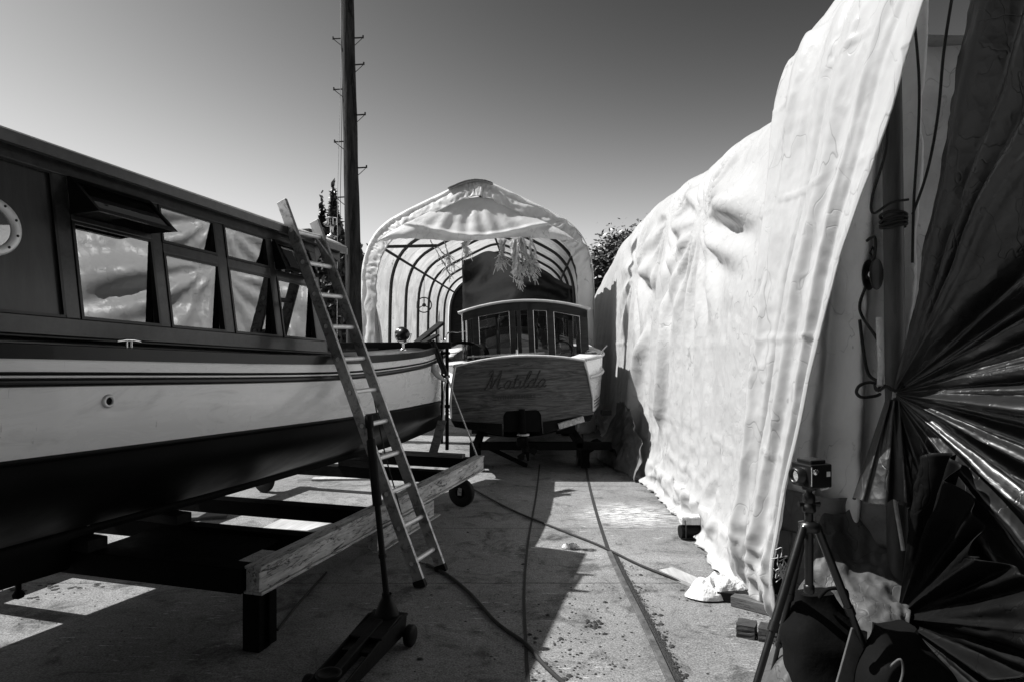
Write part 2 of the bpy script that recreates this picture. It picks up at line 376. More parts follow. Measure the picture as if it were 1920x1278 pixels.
for i in range(12): lump(mb, G(1112+random.gauss(0, 12), 1170+random.gauss(0, 5))+V((0, 0, .003)), random.uniform(.012, .022), .6)
for i in range(90):
    px, py = random.uniform(0, 320), random.uniform(1090, 1230)
    lump(mb, G(px, py)+V((0, 0, .002)), random.uniform(.003, .008))
for px, py in ((95, 1096), (110, 1108), (142, 1102), (30, 1105), (60, 1120), (180, 1098)):
    for k in range(5): lump(mb, G(px+random.gauss(0, 9), py+random.gauss(0, 2))+V((0, 0, .002)), random.uniform(.010, .03), .25)
tag(mb.build('grit', 'stone'), 'dark grit, crumbs and dead leaves scattered over the slipway', 'debris', kind='stuff')

# ================================================================ BOAT 1 (varnished launch on the left)
S = V((-.81, 8.0, 0)); aa = R(22)
BA = V((math.sin(aa), math.cos(aa), 0)); BR = V((math.cos(aa), -math.sin(aa), 0)); UZ = V((0, 0, 1))
def B(l, w, z): return S+BA*l+BR*w+UZ*z
HB = [(-9.2, .62), (-8.6, .78), (-7.2, .93), (-5.43, .97), (-4.2, .92), (-3.11, .84), (-2.2, .69), (-1.5, .53), (-1.0, .385), (-.5, .21), (-.2, .10), (0, .025)]
ZS = [(-9.2, 1.72), (-7, 1.62), (-5.4, 1.545), (-3.11, 1.45), (-1.5, 1.455), (-.7, 1.485), (0, 1.53)]
ZW = [(-9.2, 1.22), (-5.4, 1.11), (-3.1, 1.03), (-1.5, .96), (0, .90)]
ZK = [(-9.2, .75), (-7.5, .6), (-6.6, .36), (-4.6, .33), (-4.5, .33), (-4.42, .50), (-3.4, .50), (-1, .54), (-.3, .60), (0, .68)]
hb = lambda l: sm(l, HB); zs = lambda l: sm(l, ZS); zw = lambda l: sm(l, ZW); zk = lambda l: interp(l, ZK)
def wwl(l): return max(.02, hb(l)*interp(l, [(-9, .94), (-3, .93), (-1, .80), (0, .9)]))
def hull_w(l, z):   # half width at height z in the topsides
    t = (zs(l)-z)/(zs(l)-zw(l)); t = max(0, min(1, t))
    return lerp(hb(l), wwl(l), t*t*.7+t*.3)+.012*math.sin(PI*t)
boat = thing('cabin_launch', 'white-hulled launch with varnished wooden cabin and sloping windows, propped on a trailer at the left', 'boat', B(-4.5, 0, 0), rot=(0, 0, -aa))
LN = 60
def lof(u): return -9.2+9.2*(1-(1-u)**1.25)
for nm, sgn in (('topside', 1), ('topside', -1)):
    mb = MB(); mb.grid(LN*2, 8, lambda u, v: (lambda l: B(l, sgn*hull_w(l, lerp(zs(l), zw(l), v)), lerp(zs(l), zw(l), v)))(lof(u)))
    mb.build(nm, 'hull_white', boat)
    def bot(u, v):
        l = lof(u); W = wwl(l); z0 = zw(l); k = zk(l); kk = max(k, .5)
        prof = [(0, W, z0), (.2, W*.93, z0-.13), (.42, W*.68, lerp(z0, kk, .52)), (.65, W*.36, kk+.13), (.82, .045, kk+.06), (.88, .04, kk+.03), (1, .035, k)]
        w = sm(v, [(a, b) for a, b, c in prof]); z = sm(v, [(a, c) for a, b, c in prof])
        return B(l, sgn*min(w, W), z)
    MB().grid(LN, 26, bot).build('hull_bottom', 'antifoul', boat)
# boot-top line, stripes, rubbing strake, toe rail
def along(f_w, f_z, r, mat, name, sgn=1, l0=-9.1, l1=-.02, n=70, nseg=8, flat=False):
    pts = [B(l, sgn*f_w(l), f_z(l)) for l in [lerp(l0, l1, i/n) for i in range(n+1)]]
    return MB().tube(pts, r, nseg).build(name, mat, boat)
for sg in (1, -1):
    along(lambda l: hull_w(l, zs(l)-.105)+.002, lambda l: zs(l)-.105, .019, 'trim', 'rubbing_strake', sg)
    def band(z_a, z_b, off, mat, name):
        MB().grid(80, 2, lambda u, v: (lambda l: (lambda z: B(l, sg*(hull_w(l, z)+off), z))(lerp(z_a(l), z_b(l), v)))(lof(u))).build(name, mat, boat, solid=.004)
    band(lambda l: zs(l)-.063, lambda l: zs(l)-.077, .003, 'black', 'stripe')
    band(lambda l: zw(l)+.022, lambda l: zw(l)-.004, .004, 'black', 'boot_line')
    mb = MB(); mb.grid(80, 3, lambda u, v: (lambda l: B(l, sg*(hb(l)+[.012, .018, -.03, -.03][int(round(v*3))]), zs(l)+[-.012, .045, .05, -.01][int(round(v*3))]))(lof(u)), False)
    mb.build('toe_rail', 'trim', boat)
# stem post
MB().tube([B(.005, 0, 1.60), B(.012, 0, 1.3), B(.0, 0, .9), B(-.03, 0, .66)], [.03, .028, .03, .03], 8).build('stem', 'hull_white', boat)
# deck
MB().grid(60, 10, lambda u, v: (lambda l, t: B(l, t*(hb(l)-.02), zs(l)-.005+.05*(1-t*t)))(lof(u), v*2-1)).build('deck', 'varnish', boat)
MB().grid(8, 6, lambda u, v: (lambda t, z: B(-9.2, t*hull_w(-9.2, max(z, 1.22))*(1 if z > 1.2 else ss(.7, 1.22, z)), z))(u*2-1, lerp(.75, 1.72, v))).build('transom', 'varnish', boat)
# cabin walls: plane coordinates (l, z')
SL = .05
def CW(l, zp, off=0, sgn=1):
    z = zp-SL*(l+5); w = .49+.1*(-3.34-l)+(2.42-z)*.1546+off
    return B(l, sgn*w, z)
def cbox(mb, l0, l1, z0, z1, o0, o1, sgn=1, z0b=None, z1b=None):
    return mb.hexa([CW(l0, z0, o0, sgn), CW(l1, z0, o0, sgn), CW(l1, z0, o1, sgn), CW(l0, z0, o1, sgn),
                    CW(l0, z1, o0, sgn), CW(l1, z1, o0, sgn), CW(l1, z1, o1, sgn), CW(l0, z1, o1, sgn)])
L0, L1 = -7.2, -2.95
cab = MB()
wins = [(-4.965, -4.50), (-4.43, -4.01), (-3.93, -3.52), (-3.455, -3.06)]
for sg in (1, -1):
    side = MB()
    cbox(side, L0, L1, 1.50, 1.70, -.05, 0, sg)          # below the windows
    cbox(side, L0, L1, 2.36, 2.44, -.05, 0, sg)
    for a, b in ((-5.04, -4.965), (-4.50, -4.43), (-4.01, -3.93), (-3.52, -3.455), (-3.06, L1)): cbox(side, a, b, 1.70, 2.36, -.05, 0, sg)
    for a, b in wins[1:]: cbox(side, a, b, 2.10, 2.155, -.045, .004, sg)
    cbox(side, *wins[0], 2.155, 2.185, -.045, .004, sg)
    side.build('cabin_side', 'varnish', boat, bevel=.004)
    pn = MB(); cbox(pn, L0, -5.04, 1.70, 2.36, -.045, -.012, sg); pn.build('cabin_panel', 'varnish_v', boat)
    mold = MB()                                           # dark mouldings
    cbox(mold, L0, -5.045, 1.70, 1.712, -.01, .004, sg); cbox(mold, L0, -5.045, 2.348, 2.36, -.01, .004, sg); cbox(mold, -5.052, -5.04, 1.712, 2.348, -.01, .004, sg)
    cbox(mold, L0, L1+.02, 2.425, 2.445, -.02, .02, sg)
    mold.build('moulding', 'trim', boat)
    hr = MB(); hr.tube([CW(l, 1.607, .03, sg) for l in (L0, -6, -5, -4, -2.9)], .012, 8); cbox(hr, L0, -2.9, 1.55, 1.575, 0, .02, sg); hr.build('handrail', 'trim', boat)
    for k, (a, b) in enumerate(wins):
        zt = 2.155 if k else 2.155
        fr = MB(); t = .014
        z0, z1 = 1.70, (2.10 if k else 2.155)
        for q in ((a, a+t, z0, z1), (b-t, b, z0, z1), (a+t, b-t, z0, z0+t), (a+t, b-t, z1-t, z1)): cbox(fr, *q, -.03, .006, sg)
        fo = fr.build('window', 'trim', boat)
        za, zb = z0+t-.002, z1-t+.002; q1, q2 = a+t-.002, b-t+.002
        pm = MB(); pm.hexa([CW(q1, za, -.044, sg), CW(q2, za, -.044, sg), CW(q2, za, -.041, sg), CW(q1, za, -.041, sg), CW(q1, zb, -.005, sg), CW(q2, zb, -.005, sg), CW(q2, zb, -.002, sg), CW(q1, zb, -.002, sg)]); pm.build('pane', 'glass', fo)
        z0, z1 = 2.185 if not k else 2.155, 2.36
        fr = MB(); pm = MB()
        if k == 0 and sg == 1 or (k == 3 and sg == 1):    # fanlights standing open
            op = .17 if k == 0 else .07
            def Q(l, s, o): return CW(l, lerp(z1, z0, s), s*op+o, sg)
            t2 = .018
            for l0, l1, s0, s1 in ((a, a+t2, 0, 1), (b-t2, b, 0, 1), (a+t2, b-t2, 0, .12), (a+t2, b-t2, .88, 1)):
                fr.hexa([Q(l0, s0, 0), Q(l1, s0, 0), Q(l1, s0, .022), Q(l0, s0, .022), Q(l0, s1, 0), Q(l1, s1, 0), Q(l1, s1, .022), Q(l0, s1, .022)])
            for l0 in (a+.002, b-.008):
                fr.add([CW(l0, z1, 0, sg), CW(l0, z0, 0, sg), Q(l0, 1, 0), CW(l0+.006, z1, 0, sg), CW(l0+.006, z0, 0, sg), Q(l0+.006, 1, 0)], [(0, 1, 2), (5, 4, 3), (0, 3, 4, 1), (1, 4, 5, 2), (2, 5, 3, 0)])
            pm.hexa([Q(a+t2, .12, .008), Q(b-t2, .12, .008), Q(b-t2, .12, .011), Q(a+t2, .12, .011), Q(a+t2, .88, .008), Q(b-t2, .88, .008), Q(b-t2, .88, .011), Q(a+t2, .88, .011)])
        else:
            for q in ((a, a+t, z0, z1), (b-t, b, z0, z1), (a+t, b-t, z0, z0+t), (a+t, b-t, z1-t, z1)): cbox(fr, *q, -.03, .006, sg)
            za, zb = z0+t-.002, z1-t+.002; q1, q2 = a+t-.002, b-t+.002
            pm.hexa([CW(q1, za, -.043, sg), CW(q2, za, -.043, sg), CW(q2, za, -.040, sg), CW(q1, za, -.040, sg), CW(q1, zb, -.006, sg), CW(q2, zb, -.006, sg), CW(q2, zb, -.003, sg), CW(q1, zb, -.003, sg)])
        fo = fr.build('fanlight', 'trim', boat); pm.build('pane', 'glass', fo)
# porthole (starboard)
pc = CW(-5.345, 2.05, .0); pn_ = (BR+UZ*.15).normalized()
po = MB().lathe([(.088, -.01), (.088, .010), (.094, .016), (.118, .016), (.126, .008), (.126, -.012)], pc, pn_, 40).build('porthole', 'ring', boat)
MB().lathe([(.0001, .002), (.089, .002)], pc, pn_, 32).build('pane', 'glass', po)
mb = MB(); px_ = pn_.cross(UZ).normalized(); py_ = pn_.cross(px_)
for k in range(10):
    a = 2*PI*(k+.5)/10; MB().lathe([(.0001, .019), (.005, .019), (.006, .015)], pc+(px_*math.cos(a)+py_*math.sin(a))*.107, pn_, 8).build('bolt', 'trim', po)
# roof with camber and overhang
def RW(l): return .55+.1*(-3.34-l)
def roofz(l, t): return 2.465-.048*(l+5)+.13*(1-t*t)
RL0, RL1 = -7.5, -2.54
mb = MB()
mb.grid(30, 16, lambda u, v: (lambda l, t: B(l, t*RW(l), roofz(l, t)))(lerp(RL0, RL1, u), v*2-1)); mb.build('roof', 'cream', boat, solid=.012)
for sg in (1, -1):
    mb = MB(); n = 20
    for i in range(n):
        l0, l1 = lerp(RL0, RL1, i/n), lerp(RL0, RL1, (i+1)/n)
        c = [B(l0, sg*(RW(l0)+.004), roofz(l0, 1)-.05), B(l1, sg*(RW(l1)+.004), roofz(l1, 1)-.05), B(l1, sg*(RW(l1)-.03), roofz(l1, 1)-.05), B(l0, sg*(RW(l0)-.03), roofz(l0, 1)-.05)]
        mb.hexa(c+[p+UZ*.049 for p in c])
    mb.build('roof_edge', 'varnish', boat)
# front edge of roof
mb = MB(); n = 16
for i in range(n):
    t0, t1 = -1+2*i/n, -1+2*(i+1)/n; l = RL1
    c = [B(l, t0*RW(l), roofz(l, t0)-.055), B(l+.012, t0*RW(l), roofz(l, t0)-.055), B(l+.012, t1*RW(l), roofz(l, t1)-.055), B(l, t1*RW(l), roofz(l, t1)-.055)]
    mb.hexa(c+[p+UZ*.05 for p in c])
mb.build('roof_front', 'cream', boat)
# cabin front with windows, curved bracket
mb = MB()
def FW(t, z): return B(L1, t*(.451+(2.42-z)*.1546-.02), z)
def fbox(t0, t1, z0, z1): 
    c = [FW(t0, z0), FW(t1, z0), FW(t1, z0)+BA*.04, FW(t0, z0)+BA*.04, FW(t0, z1), FW(t1, z1), FW(t1, z1)+BA*.04, FW(t0, z1)+BA*.04]
    mb.hexa(c)
fbox(-1, 1, 1.42, 1.66); fbox(-1, 1, 2.2, 2.44)
for t0, t1 in ((-1, -.86), (-.36, -.28), (.28, .36), (.86, 1)): fbox(t0, t1, 1.66, 2.2)
mb.build('cabin_front', 'varnish', boat, bevel=.003)
mb = MB(); arc = []
z1 = 2.33
for sg in (1, -1):
    pts = [B(L1+.04, sg*.44, z1), B(RL1-.02, sg*.42, z1-.01), B(RL1-.02, sg*.42, z1-.10)]
    for k in range(9):
        a = k/8*PI/2; pts.append(B(lerp(RL1-.06, L1+.075, math.sin(a)*1.0), sg*.43, z1-.10+.07*math.sin(a*2)-.12*(1-math.cos(a))*1.0))
    pts.append(B(L1+.04, sg*.44, z1-.30))
    MB().prism(pts, BR*.02*-sg).build('roof_bracket', 'trim', boat)
# cabin sole & interior fittings, so the windows look into something
mb = MB(); mb.hexa([B(L0, -.75, 1.2), B(L1, -.5, 1.2), B(L1, .5, 1.2), B(L0, .75, 1.2), B(L0, -.75, 1.22), B(L1, -.5, 1.22), B(L1, .5, 1.22), B(L0, .75, 1.22)]); mb.build('cabin_sole', 'cabin_int', boat)
mb = MB(); mb.hexa([B(-4.0, -.3, 1.22), B(-3.96, -.3, 1.22), B(-3.96, .3, 1.22), B(-4.0, .3, 1.22), B(-4.0, -.3, 2.38), B(-3.96, -.3, 2.38), B(-3.96, .05, 2.38), B(-4.0, .05, 2.38)])
mb.build('cabin_partition', 'cabin_int', boat)
MB().box(B(-5.3, -.5, 1.55), (.5, .35, .6), Matrix.Rotation(-aa, 3, 'Z')).build('cabin_locker', 'cabin_int', boat)
MB().hexa([CW(-4.16, 1.9, -.055, -1), CW(-3.86, 1.9, -.055, -1), CW(-3.86, 1.9, -.06, -1), CW(-4.16, 1.9, -.06, -1), CW(-4.16, 2.14, -.055, -1), CW(-3.86, 2.14, -.055, -1), CW(-3.86, 2.14, -.06, -1), CW(-4.16, 2.14, -.06, -1)]).build('paper_notice', 'paper', boat)
# exhaust outlet, cleat, hasp
l_ = -4.98; zz = 1.335
ex = B(l_, hull_w(l_, zz), zz)
o_ = MB().lathe([(.017, .0), (.017, .012), (.026, .012), (.031, .004), (.031, -.01)], ex, BR, 24).build('exhaust_outlet', 'rung', boat)
MB().lathe([(.0001, .004), (.017, .004)], ex, BR, 20).build('outlet_hole', 'black', o_)
cl = B(-4.86, hb(-4.86)-.02, zs(-4.86)+.05)
mb = MB(); mb.tube([cl-BA*.06+UZ*.028, cl-BA*.02+UZ*.034, cl+BA*.02+UZ*.034, cl+BA*.06+UZ*.026], [.005, .008, .008, .005], 8); mb.tube([cl-BA*.012, cl-BA*.012+UZ*.03], .006, 6); mb.tube([cl+BA*.012, cl+BA*.012+UZ*.03], .006, 6)
mb.build('cleat', 'chrome', boat)
# rudder post and prop bracket hanging from the keel
mb = MB(); q = B(-4.76, .0, .0)
mb.tube([q+UZ*.36, q+UZ*.28], .014, 8); mb.lathe([(.001, 0), (.026, .010), (.030, .026), (.018, .045), (.001, .05)], q+UZ*.245, UZ, 12); mb.build('skeg_bolt', 'beam_dark', boat)
MB().tube([B(-4.43, .035, .74), B(-4.425, .05, .66), B(-4.42, .045, .60), B(-4.41, .05, .55)], [.012, .02, .014, .008], 6).build('worn_patch', 'beam', boat)

# lantern on the cabin roof, search light, planks on the foredeck
p = P(622, 445, 5.6)
ln = thing('deck_lantern', 'small glass lantern on a turned pedestal on the cabin roof', 'lantern', p)
MB().lathe([(.001, 0), (.045, 0), (.045, .008), (.02, .018), (.013, .04), (.016, .085), (.024, .09)], p, UZ, 20).build('pedestal', 'brass', ln)
MB().lathe([(.024, .09), (.034, .10), (.036, .155), (.001, .157)], p, UZ, 12).build('glass_cup', 'glass2', ln)
mb = MB()
for k in range(6): mb.tube([p+V((math.cos(k*PI/3)*.037, math.sin(k*PI/3)*.037, .098)), p+V((math.cos(k*PI/3)*.038, math.sin(k*PI/3)*.038, .158))], .003, 5)
mb.lathe([(.039, .155), (.041, .162), (.03, .166)], p, UZ, 12); mb.build('lantern_cage', 'chrome', ln)
p = P(756, 627, 6.55)
sl = thing('search_light', 'round black searchlight in a yoke on the bow of the white boat', 'lamp', p-UZ*.14)
ax = V((-.5, .8, .1)).normalized()
MB().lathe([(.001, -.07), (.03, -.062), (.055, -.035), (.066, 0), (.066, .03), (.07, .035), (.07, .045)], p, ax, 28).build('lamp_shell', 'trim', sl)
MB().lathe([(.001, .05), (.04, .046), (.068, .038)], p, ax, 24).build('lens', 'glass2', sl)
mb = MB(); sx = ax.cross(UZ).normalized()
mb.tube([p+(sx*math.cos(a)-UZ*math.sin(a))*.082 for a in [i*PI/14 for i in range(15)]], .006, 6); mb.tube([p-UZ*.082, p-UZ*.15], .012, 8); mb.lathe([(.03, -.15), (.03, -.14), (.012, -.13)], p, UZ, 12)
mb.tube([p+sx*.088, p+sx*.062], .009, 6); mb.tube([p-sx*.088, p-sx*.062], .009, 6); mb.build('yoke', 'chrome', sl)
tag(MB().bar(P(636, 648, 7.35), P(846, 647, 7.35), .09, .075).build('timber_beam', 'timber_d', bevel=.004), 'long dark timber lying across the bow of the white boat', 'beam')
tag(MB().bar(P(782, 642, 7.3), P(828, 605, 7.6), .10, .03).build('plank', 'timber_d', bevel=.003), 'dark plank sticking up steeply above the bow timber', 'plank')
tag(MB().bar(P(794, 642, 7.2), P(819, 628, 7.35), .09, .022).build('plank', 'timber_d', bevel=.003), 'short dark plank under the longer raised one at the bow', 'plank')

# ================================================================ TRAILER 1
TD = V((.282, .959, 0)).normalized(); TN = V((-.959, .282, 0)).normalized(); T0 = V((-1.33, 3.5, 0))
def T(t, n, z): return T0+TD*t+TN*n+UZ*z
tr = thing('boat_trailer', 'long steel cradle with flaking pale beams and castor wheels under the left boat', 'trailer', T0, rot=(0, 0, -math.atan2(.282, .959)))
LT = 3.56
def ibeam(a, b, zb, zt, w=.09, fl=.016):
    mb = MB(); mid = (zb+zt)/2
    for z, ww, hh in ((zb+fl/2, w, fl), (zt-fl/2, w*.9, fl), (mid, w*.72, zt-zb-2*fl)):
        mb.bar(a+UZ*z, b+UZ*z, ww, hh)
    return mb
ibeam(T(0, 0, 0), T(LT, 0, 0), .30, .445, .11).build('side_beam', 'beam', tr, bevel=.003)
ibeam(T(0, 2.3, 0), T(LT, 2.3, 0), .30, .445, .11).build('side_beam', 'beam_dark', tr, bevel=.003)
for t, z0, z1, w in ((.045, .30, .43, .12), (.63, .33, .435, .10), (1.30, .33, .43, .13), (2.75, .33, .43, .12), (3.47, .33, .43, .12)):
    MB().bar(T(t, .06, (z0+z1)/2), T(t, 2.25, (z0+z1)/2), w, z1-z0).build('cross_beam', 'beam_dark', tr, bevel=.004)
MB().bar(T(3.42, .12, .455), T(3.42, 1.0, .455), .09, .035).build('packing_plank', 'timber', tr, bevel=.003)
MB().box(T(.34, .70, .40), (.90, .46, .02), Matrix.Rotation(math.atan2(TN.y, TN.x), 3, 'Z')).build('deck_plate', 'beam_dark', tr)
# lower packing beam hung under the side beam
MB().bar(T(1.28, -.005, .215), T(2.28, -.005, .215), .07, .13).build('lower_beam', 'beam', tr, bevel=.003)
MB().bar(T(1.26, -.035, .143), T(2.36, -.035, .143), .06, .010).build('flange_plate', 'beam', tr)
# legs and castors
def castor(t, n, zt):
    c = T(t, n, 0); r = .135
    ax = V((-.45, -.9, 0)).normalized()
    rot = Matrix.Rotation(math.atan2(ax.y, ax.x), 3, 'Z')
    mb = MB(); ctr = c+UZ*(r+.002)
    w = MB().lathe([(.05, -.028), (r-.01, -.03), (r, -.018), (r, .018), (r-.01, .03), (.05, .028)], ctr, ax, 28).build('wheel', 'rubber', tr)
    MB().lathe([(.001, -.034), (.02, -.034), (.03, -.024), (.055, -.02), (.055, .02), (.03, .024), (.02, .034), (.001, .034)], ctr, ax, 20).build('hub', 'beam_dark', w)
    for s in (-1, 1): mb.bar(ctr+ax*.042*s-UZ*.02, c+ax*.042*s+TD*.05+UZ*(zt-.01), .04, .008, side=ax.cross(UZ))
    mb.box(c+TD*.05+UZ*(zt-.008), (.12, .12, .012), rot); mb.build('castor_fork', 'beam', tr)
castor(3.22, .07, .30); castor(3.22, 2.3, .30)
for n in (.0, 2.3):
    MB().bar(T(.06, n+.02, .30), T(.06, n+.02, .0), .10, .10, up=TD).build('leg', 'beam_dark', tr, bevel=.004)
    MB().bar(T(.10, n-.045, .29), T(.10, n-.045, .02), .012, .06, up=TD).build('leg_plate', 'beam_dark', tr)
# winch post holding the bow
mb = MB(); pb = V((-.70, 7.36, 0))
mb.bar(pb+UZ*.43, pb+UZ*1.52, .035, .05, up=V((0, 1, 0))); mb.bar(pb+V((-.055, .01, .5)), pb+V((-.055, .01, 1.5)), .02, .05, up=V((0, 1, 0)))
for z in (.9, 1.22, 1.47): mb.bar(pb+V((-.07, 0, z)), pb+V((.03, 0, z)), .05, .03)
mb.build('bow_post', 'beam_dark', tr, bevel=.003)
MB().bar(P(811, 852, 6.95), P(829, 788, 7.1), .09, .035, side=V((1, .1, 0))).build('brace', 'timber', tr, bevel=.003)
# keel blocks between keel and beams
for t, h0, h1 in ((.045, .43, .50), (.63, .435, .49), (2.75, .43, .51)):
    c = T(t, 0, 0); w_ = (c-S).dot(BR); c2 = c + TN*(w_/(-TN.dot(BR)) if abs(TN.dot(BR)) > .1 else 1)
    k = thing('keel_block', ('rough timber block under the keel at the near end of the cradle', 'rough timber block under the keel on the second cross beam', 'rough timber block under the keel on the fourth cross beam')[(0 if t < .1 else 1 if t < 1 else 2)], 'block', c2+UZ*h0)
    top = .33 if (c2-S).dot(BA) < -4.45 else .5
    zt_ = max(h0+.03, top-.003)
    MB().box(c2+UZ*(h0+.001+(zt_-h0)/2), (.34, .12, zt_-h0), Matrix.Rotation(-aa, 3, 'Z')).build('block_piece', 'timber_d', k, bevel=.004)
# boards on the lit ground under the boat
def board(px, py, lx, ly, rz, mat, label, z=.012, tilt=0):
    c = G(px, py); o = MB().box(V((0, 0, 0)), (lx, ly, .02)).build('board', mat, bevel=.002); o.location = c+UZ*(z+.002); o.rotation_euler = (tilt, 0, rz); return tag(o, label, 'board')
board(578, 985, .62, .42, R(-12), 'pale_wood', 'pale square board flat on the sunlit ground under the boat')
board(372, 972, .50, .14, R(14), 'timber', 'narrow board on the ground beside the keel', .03, R(6))
board(660, 898, .9, .12, R(4), 'pale_wood', 'pale narrow board lying beyond the far cross beam')
tag(MB().bar(P(801, 838, 10.5), P(801, 810, 10.5), .04, .04).build('stake', 'rung'), 'small white stake standing on the lit ground behind the trailer', 'stake')

# ================================================================ ropes and straps at the bow
def cable(name, pts, r, mat, label, cat, n=8):
    return tag(MB().tube(smooth_path(pts, n), r, 7).build(name, mat), label, cat)
cable('rope', [P(836, 692, 7.3), P(842, 715, 7.25), P(866, 780, 7.05), P(893, 850, 6.9), P(899, 866, 6.88)], .008, 'rope_w', 'taut pale rope from the bow post down to the trailer corner', 'rope')
cable('rope', [P(838, 705, 7.28), P(833, 730, 7.28), P(831, 780, 7.3), P(828, 800, 7.3)], .010, 'rope_w', 'pale rope hanging straight down the bow post', 'rope')
cable('rope', [P(812, 638, 7.25), P(822, 660, 7.22), P(832, 685, 7.2), P(838, 702, 7.2), P(828, 690, 7.2), P(817, 660, 7.22), P(808, 640, 7.26)], .016, 'rope_d', 'dark rope wound over the bow timber', 'rope')
mb = MB(); a, b, c = P(770, 654, 7.2), P(802, 676, 7.0), P(838, 716, 7.2)
path = smooth_path([a, b, P(818, 700, 7.0), c], 8)
mb.grid(len(path)-1, 3, lambda u, v: path[int(round(u*(len(path)-1)))]+V((.5, 0, .86))*(v-.5)*(.012+.055*math.sin(PI*u))+V((0, -.008, 0))*math.sin(v*PI)); 
tag(mb.build('webbing_strap', 'strap', solid=.003), 'slack grey webbing strap slung round the bow', 'strap')
cable('cord', [P(684, 655, 5.35), P(690, 690, 5.2), P(704, 760, 5.0), P(722, 850, 4.9), P(744, 930, 4.9), P(757, 985, 4.95), G(760, 1040, .01), G(800, 1057, .01)], .005, 'rope_d', 'thin black cord hanging from the deck behind the ladder', 'cord')
cable('cable', [G(800, 1057, .012), G(835, 1074, .012), G(880, 1110, .012), G(930, 1165, .012), G(985, 1205, .012), G(1020, 1245, .012), G(1080, 1300, .012)], .011, 'rope_d', 'thick dark cable snaking from the ladder foot towards the camera', 'cable')
cable('cable', [G(885, 915, .012), G(960, 955, .012), G(1050, 992, .012), G(1125, 1022, .012), G(1195, 1056, .012), G(1255, 1080, .012), G(1318, 1104, .012)], .009, 'rope_d', 'straight cable crossing the rails from the trailer wheel to the white cloth', 'cable')
cable('rod', [G(520, 1180, .008), G(560, 1130, .008), G(612, 1072, .008)], .008, 'rope_d', 'thin dark rod on the ground below the trailer beam', 'rod')

# ================================================================ LADDER
fa, fb = V((-.59, 4.44, 0)), V((-.485, 4.745, 0)); lean = V((-.959*1.05, .282*1.05, 2.57)); side = (fb-fa).normalized()
lad = thing('ladder', 'aluminium ladder leaning on the cabin roof of the white boat', 'ladder', (fa+fb)/2)
for f in (fa, fb):
    MB().bar(f+UZ*.004, f+lean*(1.0 if f is fa else .965),   .026, .076, up=lean.normalized().cross(side)).build('rail', 'alu', lad, bevel=.003)
ld = lean.normalized(); Lh = lean.length
for i in range(11):
    s = .165+i*.2385; a = fa+ld*s; b = fb+ld*s
    MB().tube([a-side*.016, b+side*.002], .0165, 10).build('rung', 'rung', lad)
for i in range(11):
    s = .165+i*.2385; a = fa+ld*s-side*.0155
    mb = MB(); mb.box(a, (.034, .034, .008)); 
    mb = MB().lathe([(.001, 0), (.017, 0), (.017, .004)], a, -side, 12); mb.build('rung_socket', 'black', lad)
for f in (fa, fb): MB().bar(f+UZ*.0, f+ld*.05, .032, .082, up=ld.cross(side)).build('foot', 'rubber', lad)

# ================================================================ TROLLEY JACK
jb = V((-.655, 3.62, 0)); jd = V((-.27, -.96, 0)).normalized(); js = V((jd.y, -jd.x, 0))
jk = thing('trolley_jack', 'black trolley jack with its long handle standing upright in front of the ladder', 'jack', jb)
mb = MB()
for s in (-1, 1):
    a = jb+js*.085*s
    mb.prism([a-jd*.03+UZ*.05, a+jd*.62+UZ*.03, a+jd*.62+UZ*.085, a+jd*.35+UZ*.12, a+jd*.05+UZ*.17, a-jd*.05+UZ*.15], js*.010)
mb.prism([jb-js*.10+UZ*.15-jd*.03, jb+js*.10+UZ*.15-jd*.03, jb+js*.09+UZ*.13+jd*.26, jb-js*.09+UZ*.13+jd*.26], UZ*.012)
mb.prism([jb+js*-.08+UZ*.10+jd*.0, jb+js*.08+UZ*.10+jd*.0, jb+js*.08+UZ*.09+jd*.35, jb-js*.08+UZ*.09+jd*.35], UZ*.02)
mb.build('chassis', 'jack', jk, bevel=.003)
mb = MB(); mb.prism([jb+js*-.02+jd*.1+UZ*.10, jb-js*.02+jd*.58+UZ*.06, jb-js*.02+jd*.62+UZ*.10, jb-js*.02+jd*.1+UZ*.17], js*.04); mb.build('lifting_arm', 'jack', jk, bevel=.004)
MB().lathe([(.001, 0), (.05, 0), (.058, .014), (.058, .024), (.045, .024), (.04, .014), (.001, .014)], jb+jd*.60+UZ*.10, UZ, 20).build('saddle', 'jack', jk)
mb = MB().lathe([(.075, 0), (.07, .05), (.038, .13), (.026, .15), (.026, .17)], jb+jd*.02+UZ*.10, UZ, 18); mb.build('handle_socket', 'jack', jk)
for t, s, r in ((.0, 1, .055), (.0, -1, .055), (.56, 1, .04), (.56, -1, .04)):
    MB().lathe([(.001, -.02), (r-.006, -.02), (r, -.014), (r, .014), (r-.006, .02), (.001, .02)], jb+jd*t+js*.125*s+UZ*(r+.001), js, 20).build('wheel', 'jack', jk)
MB().tube([jb+js*.1+UZ*.055+jd*.0, jb-js*.1+UZ*.055], .012, 8).build('axle', 'jack', jk)
h0 = jb+jd*.02+UZ*.24; h1 = P(691, 778, 3.72); hd = h1-h0
MB().tube([h0, h0+hd*.42, h0+hd*.98], .0165, 12).build('handle', 'jack', jk)
MB().tube([h0+hd*.50, h0+hd*.505, h0+hd*.86, h0+hd*.87], [.018, .026, .025, .018], 12).build('handle_sleeve', 'rubber', jk)
MB().tube([h0+hd*.93, h0+hd*1.0], [.024, .023], 12).build('handle_cap', 'rubber', jk)
MB().tube([h0+hd*.22, h0+hd*.24], [.022, .022], 12).build('handle_collar', 'jack', jk)

